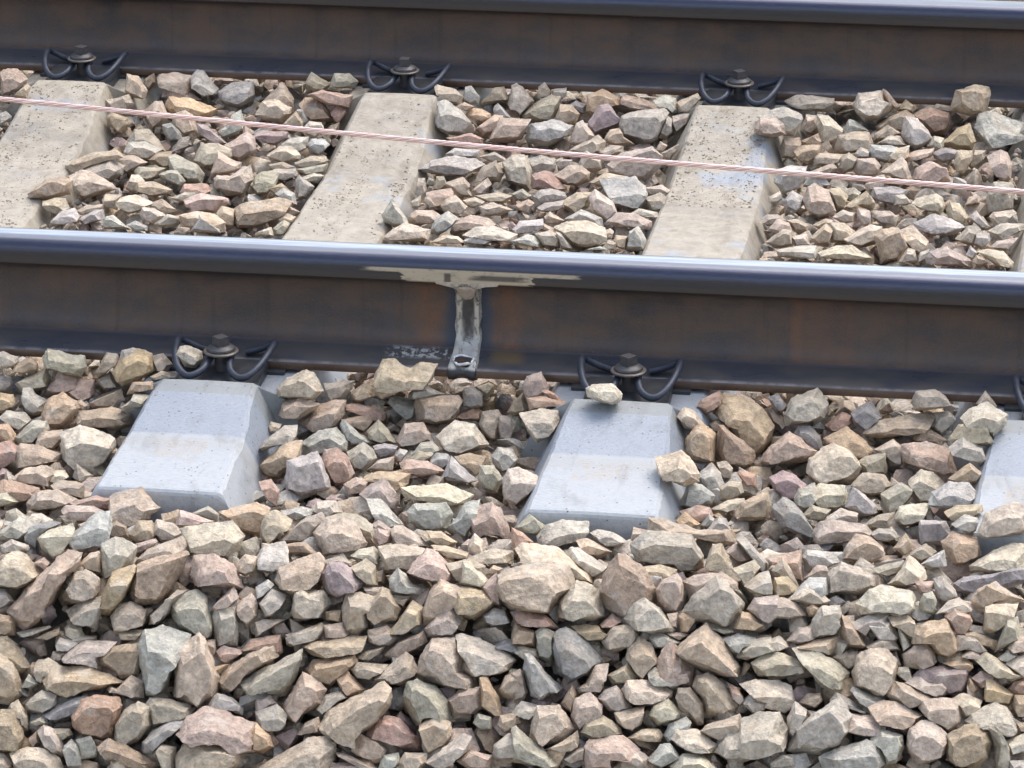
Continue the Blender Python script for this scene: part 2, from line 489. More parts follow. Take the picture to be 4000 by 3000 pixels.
def ray(px, py):
    return FWD + RIGHT * (px - IMG_W / 2) / F_PX + UP * (IMG_H / 2 - py) / F_PX
def hit_depth(px, py, fn, t0=3.8, t1=8.4, n=92):
    d = ray(px, py)
    def below(t):
        p = CAM + d * t
        h = fn(p[0], p[1])
        return h is not None and p[2] <= h
    last = t0
    for i in range(n + 1):
        t = t0 + (t1 - t0) * i / n
        if below(t):
            for _ in range(6):
                m = 0.5 * (last + t)
                if below(m): t = m
                else: last = m
            return t
        last = t
    return None

# ------------------------------------------------------------------ ground
xs = np.linspace(-3.0, 4.5, 76)
ys = np.linspace(-1.9, 4.0, 60)
V = [(x, y, surf(x, y) - 0.075 + 0.008 * noise.noise((x * 9, y * 9, 0))) for y in ys for x in xs]
Fc = [(j * 76 + i, j * 76 + i + 1, (j + 1) * 76 + i + 1, (j + 1) * 76 + i) for j in range(59) for i in range(75)]
bed = link('ground', mesh_from('ground', V, Fc, 60), BED)
tag(bed, 'dark stony fines of the track bed showing in gaps below the ballast', kind='structure')
base = link('terrain', mesh_from('terrain', [(-200, -60, -1.1), (200, -60, -1.1), (200, 200, -1.1), (-200, 200, -1.1)], [(0, 1, 2, 3)]), BED)
tag(base, 'flat stony ground beyond the track bed', kind='structure')

# ------------------------------------------------------------------ rails
HALF = [(0.075, 0.0), (0.075, 0.0098), (0.0742, 0.0115), (0.0715, 0.0128), (0.0460, 0.0205), (0.0240, 0.0290),
        (0.0185, 0.0325), (0.0135, 0.0390), (0.0105, 0.0500), (0.0088, 0.0650), (0.0082, 0.0850), (0.0088, 0.1030), (0.0110, 0.1160),
        (0.0150, 0.1235), (0.0200, 0.1275), (0.0345, 0.1330), (0.0360, 0.1350), (0.0362, 0.1400), (0.0358, 0.1500), (0.0352, 0.1580),
        (0.0332, 0.1635), (0.0295, 0.1675), (0.0240, 0.1698), (0.0150, 0.1712), (0.0, 0.1720)]
X0, X1 = -2.6, 3.8
def strip(idx0, idx1, name, smooth=32):
    h = HALF[idx0:idx1 + 1]
    prof = [(-y, z) for (y, z) in h] + [(y, z) for (y, z) in reversed(h) if y > 1e-9]
    n = len(prof)
    xsq = [X0 + (X1 - X0) * i / 40 for i in range(41)]
    V = [(x, y, z) for x in xsq for (y, z) in prof]
    Fc = []
    for i in range(40):
        for k in range(n):
            k2 = (k + 1) % n
            Fc.append((i * n + k, (i + 1) * n + k, (i + 1) * n + k2, i * n + k2))
    Fc.append(tuple(range(n))); Fc.append(tuple(40 * n + k for k in reversed(range(n))))
    return mesh_from(name, V, Fc, smooth)
def make_rail(y0, hm, wm, fm, label):
    r = empty('rail', (0, y0, 0))
    tag(r, label, 'rail', 'rails of the track')
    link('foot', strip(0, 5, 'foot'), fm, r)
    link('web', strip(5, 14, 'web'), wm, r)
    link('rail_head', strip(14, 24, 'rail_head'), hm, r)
    return r
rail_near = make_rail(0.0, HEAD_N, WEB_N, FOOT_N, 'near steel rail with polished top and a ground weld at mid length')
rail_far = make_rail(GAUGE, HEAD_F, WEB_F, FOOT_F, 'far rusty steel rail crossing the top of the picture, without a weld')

# thermite weld collar on the near rail
rng = random.Random(5)
outl = [(-y, z) for (y, z) in HALF[:17]]
outl = [(-0.060, -0.0005)] + outl
def offs(pr, d):
    out = []
    for i, (y, z) in enumerate(pr):
        a = pr[max(i - 1, 0)]; b = pr[min(i + 1, len(pr) - 1)]
        ty, tz = b[0] - a[0], b[1] - a[1]
        L = math.hypot(ty, tz) or 1
        out.append((y - tz / L * d, z + ty / L * d))
    return out
# (offset across, thickness)
sec = [(-0.0196, -0.0015), (-0.0190, 0.0036), (-0.0178, 0.0074), (-0.0130, 0.0082), (-0.0070, 0.0056), (0.0, 0.0046), (0.0070, 0.0058),
       (0.0130, 0.0084), (0.0178, 0.0074), (0.0190, 0.0034), (0.0196, -0.0015)]
dense = []
for a, b in zip(outl, outl[1:]):
    m = max(1, int(math.hypot(b[0] - a[0], b[1] - a[1]) / 0.004))
    for k in range(m): dense.append((a[0] + (b[0] - a[0]) * k / m, a[1] + (b[1] - a[1]) * k / m))
dense.append(outl[-1])
for _ in range(10):
    dense = [dense[0]] + [((a[0] + 2 * b[0] + c[0]) / 4, (a[1] + 2 * b[1] + c[1]) / 4) for a, b, c in zip(dense, dense[1:], dense[2:])] + [dense[-1]]
V, Fc = [], []
nd = len(dense)
for dx, d in sec:
    pr = offs(dense, d)
    for k, (y, z) in enumerate(pr):
        j = 0.0016 * noise.noise((dx * 160, y * 120, z * 120)) if d > 0 else 0
        wide = 1.0 + 0.15 * sstep(0.03, 0.012, z)
        V.append((WX + dx * wide + 0.002 * noise.noise((3, y * 60, z * 60)), y - j, z + j))
for i in range(len(sec) - 1):
    for k in range(nd - 1):
        Fc.append((i * nd + k, i * nd + k + 1, (i + 1) * nd + k + 1, (i + 1) * nd + k))
weld = link('weld_collar', mesh_from('weld_collar', V, Fc, 50), WELD, rail_near)
weld['label'] = 'pale blotchy weld collar wrapping web and foot of the near rail'
# clean metal left under the head, narrowing to a tongue
oT = [(-0.046, 0.1350), (0.050, 0.1350), (0.0475, 0.1312), (0.030, 0.1296), (0.0150, 0.1255), (0.0130, 0.1200), (0.0115, 0.1110), (0.0060, 0.1045),
      (-0.0030, 0.1030), (-0.0095, 0.1080), (-0.0125, 0.1180), (-0.0140, 0.1250), (-0.030, 0.1288), (-0.0440, 0.1318)]
nT = len(oT)
V = [(WX + x, -0.0366 + 0.016 * sstep(0.126, 0.103, z), z) for x, z in oT] + [(WX + x, -0.008, z) for x, z in oT]
Fc = [tuple(range(nT)), tuple(range(2 * nT - 1, nT - 1, -1))] + [(k, nT + k, nT + (k + 1) % nT, (k + 1) % nT) for k in range(nT)]
link('weld_tongue', mesh_from('weld_tongue', V, Fc), simple('clean_weld_metal', (0.30, 0.25, 0.20), (0.44, 0.375, 0.30), 200, 0.55, 0.15), weld)
# broken riser on the foot: rim and cavity
cxr, cyr = WX + 0.0, -0.064
rim = catmull([(cxr + 0.0150 * math.cos(t) * (1 + 0.12 * math.sin(3 * t)), cyr + 0.0105 * math.sin(t), 0.0235 - 0.30 * (0.0105 * math.sin(t) * -1) + 0.0012 * math.sin(4 * t)) for t in [2 * math.pi * i / 12 for i in range(13)]], 3)
V, Fc = sweep(rim, 0.0026, 8, False)
link('riser_rim', mesh_from('riser_rim', V, Fc, 60), SCAR, weld)
link('riser_cavity', boxmesh('riser_cavity', cxr - 0.0125, cxr + 0.0125, cyr - 0.0085, cyr + 0.0085, 0.012, 0.0262, 0.002), DARKHOLE, weld)
# stamped figures under the head
fc = bpy.data.curves.new('stamped_number', 'FONT')
fc.body = '1C97 1'
fc.size = 0.0068
fc.extrude = 0.0004
tx = bpy.data.objects.new('stamp_tmp', fc)
COL.objects.link(tx)
dg = bpy.context.evaluated_depsgraph_get()
tm = bpy.data.meshes.new_from_object(tx.evaluated_get(dg))
bpy.data.objects.remove(tx)
stamp = link('stamped_number', tm, simple('stamp_shadow_metal', (0.10, 0.08, 0.065), (0.16, 0.13, 0.10), 200, 0.7, 0.1), weld)
stamp.location = (WX - 0.0115, -0.0368, 0.1283)
stamp.rotation_euler = (math.radians(90), 0, 0)

# ------------------------------------------------------------------ sleepers
def make_sleeper(cx, skew, seed, label):
    rg = random.Random(seed)
    stations = []
    for (y0, z0, w0), (y1, z1, w1) in zip(SPROF, SPROF[1:]):
        m = max(1, int(abs(y1 - y0) / 0.012))
        for k in range(m):
            t = k / m
            stations.append((y0 + t * (y1 - y0), z0 + t * (z1 - z0), w0 + t * (w1 - w0)))
    stations.append(SPROF[-1])
    V, Fc = [], []
    BZ = -0.205
    for (y, z, w) in stations:
        e = 0.0048 + 0.0035 * noise.noise((y * 55, seed, 1.0)) + 0.002 * noise.noise((y * 170, seed, 2.0))
        e2 = 0.0048 + 0.0035 * noise.noise((y * 55, seed, 7.0)) + 0.002 * noise.noise((y * 170, seed, 8.0))
        nx = 0.0010 * noise.noise((y * 14, seed, 3))
        nx2 = 0.0010 * noise.noise((y * 14, seed, 5))
        base = w + (z - BZ) * 0.46
        s = skew * y
        low = -0.10
        wl = w + (z - low) * 0.52
        ring = [(-base, BZ), (-wl, low), (-w - e * 0.55 + nx, z - e), (-w + e * 0.6 + nx, z - 0.0006), (-w * 0.5, z), (0, z + 0.0004), (w * 0.5, z),
                (w - e2 * 0.6 + nx2, z - 0.0006), (w + e2 * 0.55 + nx2, z - e2), (wl, low), (base, BZ)]
        V += [(x + s, y, zz) for x, zz in ring]
    n = 11
    for i in range(len(stations) - 1):
        for k in range(n):
            k2 = (k + 1) % n
            Fc.append((i * n + k, i * n + k2, (i + 1) * n + k2, (i + 1) * n + k))
    Fc.append(tuple(range(n - 1, -1, -1)))
    Fc.append(tuple((len(stations) - 1) * n + k for k in range(n)))
    me = mesh_from('concrete_sleeper', V, Fc)
    bm = bmesh.new(); bm.from_mesh(me)
    bm.edges.ensure_lookup_table()
    ends = [e for e in bm.edges if abs(sum(v.co.y for v in e.verts) / 2 + 0.5) < 1e-5 and all(v.co.z > -0.09 for v in e.verts)]
    bmesh.ops.bevel(bm, geom=ends, offset=0.008, segments=3, affect='EDGES', profile=0.5)
    bmesh.ops.recalc_face_normals(bm, faces=bm.faces[:])
    bm.to_mesh(me); bm.free()
    me.polygons.foreach_set('use_smooth', [True] * len(me.polygons))
    me.set_sharp_from_angle(angle=math.radians(4.5))
    o = link('concrete_sleeper', me, CONC, None, (cx, 0, 0))
    tag(o, label, 'sleeper', 'concrete sleepers under the rails')
    return o
make_sleeper(SLEEPERS[0][0], SLEEPERS[0][1], 1.3, 'leftmost concrete sleeper, crumb-strewn, seen only between the rails')
make_sleeper(SLEEPERS[1][0], SLEEPERS[1][1], 2.7, 'concrete sleeper left of the weld, its clean end in the left half')
make_sleeper(SLEEPERS[2][0], SLEEPERS[2][1], 4.1, 'concrete sleeper right of the weld with a loose pale stone beside its clip')
make_sleeper(SLEEPERS[3][0], SLEEPERS[3][1], 5.9, 'rightmost concrete sleeper, cut by the right edge, flat pale stone on its end')

# ------------------------------------------------------------------ rail fastenings
def clip_mesh():
    half = [(0.0150, -0.010, 0.000), (0.0175, -0.024, -0.004), (0.0215, -0.036, -0.008), (0.030, -0.046, -0.012), (0.041, -0.0495, -0.0135), (0.052, -0.042, -0.010),
            (0.062, -0.026, -0.003), (0.0695, 0.002, 0.005), (0.0725, 0.030, 0.0095), (0.0725, 0.044, 0.009), (0.068, 0.053, 0.005), (0.058, 0.056, -0.001),
            (0.043, 0.055, -0.007), (0.026, 0.053, -0.011)]
    pts_r = catmull(half, 5)
    mid = catmull([(-0.015, -0.010, 0.0), (-0.013, 0.008, 0.001), (0.0, 0.018, 0.001), (0.013, 0.008, 0.001), (0.015, -0.010, 0.0)], 5)
    full = [Vector((-p.x, p.y, p.z)) for p in reversed(pts_r)] + mid[1:-1] + list(pts_r)
    V, Fc = sweep(full, 0.0054, 10)
    return mesh_from('spring_clip', V, Fc, 60)
def screw_mesh():
    V, Fc = lathe([(0.010, -0.05), (0.010, 0.0), (0.0205, 0.0), (0.0215, 0.002), (0.0205, 0.0045), (0.0160, 0.0072), (0.0135, 0.0085)], 28)
    bm = bmesh.new()
    bv = [bm.verts.new(v) for v in V]
    for f in Fc: bm.faces.new([bv[i] for i in f])
    # square tapered head, corner to the front
    q = []
    for z, r in ((0.006, 0.0138), (0.0215, 0.0122)):
        q.append([bm.verts.new((r * math.cos(math.radians(90 * k)), r * math.sin(math.radians(90 * k)), z)) for k in range(4)])
    for k in range(4):
        bm.faces.new((q[0][k], q[0][(k + 1) % 4], q[1][(k + 1) % 4], q[1][k]))
    top = bm.faces.new(q[1])
    r = bmesh.ops.inset_region(bm, faces=[top], thickness=0.004, depth=0.0014)
    bmesh.ops.recalc_face_normals(bm, faces=bm.faces[:])
    me = bpy.data.meshes.new('screw'); bm.to_mesh(me); bm.free()
    me.polygons.foreach_set('use_smooth', [True] * len(me.polygons)); me.set_sharp_from_angle(angle=math.radians(30))
    return me
def washer_mesh():
    V, Fc = lathe([(0.012, -0.0040), (0.0245, -0.0040), (0.0262, -0.0024), (0.0262, -0.0006), (0.0245, 0.0006), (0.0212, 0.0006)], 32)
    return mesh_from('washer', V, Fc, 35)
def plate_mesh():
    bm = bmesh.new()
    prof = [(0.043, -0.040), (0.043, -0.018), (0.036, -0.0155), (0.010, -0.019), (-0.020, -0.022), (-0.046, -0.023), (-0.054, -0.026), (-0.054, -0.040)]
    a = [bm.verts.new((-0.062, y, z)) for y, z in prof]
    b = [bm.verts.new((0.062, y, z)) for y, z in prof]
    n = len(prof)
    for k in range(n): bm.faces.new((a[k], a[(k + 1) % n], b[(k + 1) % n], b[k]))
    bm.faces.new(a[::-1]); bm.faces.new(b)
    bmesh.ops.recalc_face_normals(bm, faces=bm.faces[:])
    bmesh.ops.bevel(bm, geom=bm.edges[:], offset=0.0016, segments=2, affect='EDGES')
    me = bpy.data.meshes.new('guide_plate'); bm.to_mesh(me); bm.free()
    return me
CM, SM, WM_, PM = clip_mesh(), screw_mesh(), washer_mesh(), plate_mesh()
PADM = boxmesh('rail_pad', -0.088, 0.088, -0.028, 0.028, -0.006, 0.0, 0.001)
def at_y(px, py, y):
    d = FWD + RIGHT * (px - IMG_W / 2) / F_PX + UP * (IMG_H / 2 - py) / F_PX
    return float((CAM + d * ((y - CAM[1]) / d[1]))[0])
def fastening(x, y0, label, rot=45):
    r = empty('rail_fastening', (x, y0 - 0.120, 0.0315))
    tag(r, label, 'rail fastening', 'rail fastenings on the sleepers')
    r.rotation_euler = (0, 0, math.radians((rot * 7.3) % 5.0 - 2.5))
    link('spring_clip', CM, CLIP, r)
    s = link('screw', SM, SCREW, r, (0, 0, 0.0105))
    s.rotation_euler = (0, 0, math.radians(90 - rot + 45))
    w = link('washer', WM_, WASHER, s)
    link('guide_plate', PM, PLASTIC, r)
    link('rail_pad', PADM, PLASTIC, r, (0, 0.060, -0.0317))
    return r
fastening(at_y(864, 1392, 0.0 - 0.12), 0.0, 'spring clip and screw at the near rail, with a stone caught in it')
fastening(at_y(2455, 1469, 0.0 - 0.12), 0.0, 'spring clip and screw at the near rail, right of the weld', 41)
fastening(at_y(4165, 1548, 0.0 - 0.12), 0.0, 'spring clip cut off by the right edge, at the near rail')
fastening(at_y(320, 244, GAUGE - 0.12), GAUGE, 'leftmost spring clip and screw at the far rail', 30)
fastening(at_y(1582, 288, GAUGE - 0.12), GAUGE, 'middle spring clip and screw of the three at the far rail', 0)
fastening(at_y(2888, 335, GAUGE - 0.12), GAUGE, 'rightmost spring clip and screw at the far rail', 50)

# ------------------------------------------------------------------ rocks
def subdivide(V, T):
    V = [Vector(v) for v in V]
    cache = {}
    def mid(a, b):
        k = (a, b) if a < b else (b, a)
        if k not in cache:
            cache[k] = len(V); V.append((V[a] + V[b]) * 0.5)
        return cache[k]
    out = []
    for a, b, c in T:
        ab, bc, ca = mid(a, b), mid(b, c), mid(c, a)
        out += [(a, ab, ca), (ab, b, bc), (ca, bc, c), (ab, bc, ca)]
    return V, out
def relax(V, T, f):
    acc = [Vector((0, 0, 0)) for _ in V]; cnt = [0] * len(V)
    for a, b, c in T:
        acc[a] += V[b] + V[c]; acc[b] += V[a] + V[c]; acc[c] += V[a] + V[b]
        cnt[a] += 2; cnt[b] += 2; cnt[c] += 2
    return [v * (1 - f) + (s_ / n_) * f for v, s_, n_ in zip(V, acc, cnt)]
def roughen(V, T, amp, freq, off):
    N = [Vector((0, 0, 0)) for _ in V]
    for a, b, c in T:
        nn = (V[b] - V[a]).cross(V[c] - V[a])
        N[a] += nn; N[b] += nn; N[c] += nn
    res = []
    for v, nn in zip(V, N):
        if nn.length > 0: nn.normalize()
        q = v * freq + off
        h = noise.noise(q) * 0.4 + noise.noise(q * 2.3) * 0.44 + noise.noise(q * 5.1) * 0.34 + noise.noise(q * 10.7) * 0.22
        h += 0.5 * (0.5 - abs(noise.noise(q * 1.7 + Vector((9, 4, 2))))) * (1 if noise.noise(q * 0.8) > 0 else -0.4)
        res.append(v + nn * (amp * h))
    return res

PALETTE = {'t': (0.542, 0.45, 0.356), 'b': (0.466, 0.367, 0.277), 'g': (0.502, 0.446, 0.383), 'l': (0.521, 0.5, 0.462), 'p': (0.546, 0.44, 0.375), 'u': (0.413, 0.323, 0.307), 'r': (0.498, 0.351, 0.281), 'o': (0.575, 0.446, 0.311), 'w': (0.631, 0.557, 0.461), 'd': (0.357, 0.343, 0.337), 'n': (0.482, 0.441, 0.359)}

def traced_rock(poly, t, tc, code, seed, levels=2):
    """a broken stone whose outline seen from the track side is poly (picture px), standing tc metres away"""
    rg = random.Random(seed)
    P = np.array(poly, float)
    c = P.mean(0)
    if np.sum(P[:, 0] * np.roll(P[:, 1], -1) - np.roll(P[:, 0], -1) * P[:, 1]) < 0: P = P[::-1]
    mpx = tc / F_PX
    q = 1.08 * np.stack([(P[:, 0] - c[0]) * mpx, -(P[:, 1] - c[1]) * mpx], 1)       # metres in the outline plane
    h = q[:, 1].max() - q[:, 1].min(); w = q[:, 0].max() - q[:, 0].min()
    size = math.sqrt(h * w)
    ytop = q[:, 1].max()
    n = len(q)
    tf = min(0.62, max(0.12, t / 10.0 + rg.uniform(-.07, .07)))
    df = min(0.62 * size, max(0.22 * size, tf * h / 0.40)) * rg.uniform(0.85, 1.15)
    db = 0.45 * size
    k = rg.uniform(0.52, 0.82)
    tilt = rg.uniform(-0.22, 0.22)
    xo = rg.uniform(-0.14, 0.14) * w
    V, T = [], []
    for i in range(n):                                                      # back ring
        V.append((q[i, 0] * 0.72, q[i, 1] * 0.72 - 0.05 * h, db * rg.uniform(0.75, 1.1)))
    for i in range(n):                                                      # outline
        V.append((q[i, 0], q[i, 1], rg.uniform(-0.10, 0.10) * size))
    pa, pb = rg.uniform(-0.45, 0.45), rg.uniform(-0.25, 0.55)
    for i in range(n):                                                      # front ridge ring, one broken face
        v = (ytop - q[i, 1]) / h
        v2 = tf + (1 - tf) * v * rg.uniform(0.72, 0.90) + tilt * (q[i, 0] / w)
        v2 = min(0.97, max(0.04, v2))
        fx, fy = q[i, 0] * k + xo * (1 - v) + rg.uniform(-.05, .05) * w, ytop - v2 * h
        V.append((fx, fy, -df * (1.0 + pa * fx / w + pb * (fy - ytop + tf * h) / h)))
    V.append((0, -0.05 * h, db * 1.05))
    fr = V[2 * n:3 * n]
    V.append(tuple(sum(p_[j] for p_ in fr) / n for j in range(3)))
    for i in range(n):
        j = (i + 1) % n
        T += [(i, n + i, j), (j, n + i, n + j), (n + i, 2 * n + i, n + j), (n + j, 2 * n + i, 2 * n + j)]
        T += [(j, 3 * n, i), (2 * n + i, 3 * n + 1, 2 * n + j)]
    V = [Vector(v) for v in V]
    for _ in range(levels): V, T = subdivide(V, T)
    off = Vector((rg.uniform(0, 90), rg.uniform(0, 90), rg.uniform(0, 90)))
    V = relax(V, T, 0.06)
    V = roughen(V, T, size * 0.046, 2.4 / size, off)
    C = CAM + ray(c[0], c[1]) * tc
    W = np.array([[v.x, v.y, v.z] for v in V])
    world = W[:, :1] * RIGHT + W[:, 1:2] * UP + W[:, 2:3] * FWD
    # orientation: make faces point outwards
    a, b, cc = T[0]
    vol = 0.0
    for (a, b, cc) in T: vol += np.dot(world[a], np.cross(world[b], world[cc]))
    if vol < 0: T = [(a, cc, b) for (a, b, cc) in T]
    col = np.array(PALETTE[code]) * rg.uniform(0.9, 1.1)
    col = col * np.array([rg.uniform(0.95, 1.05), 0.99, rg.uniform(0.90, 1.03)])
    origin = C + np.array([0, 0, world[:, 2].min()])
    return world + C - origin, T, np.clip(col, 0.03, 0.72), origin, size

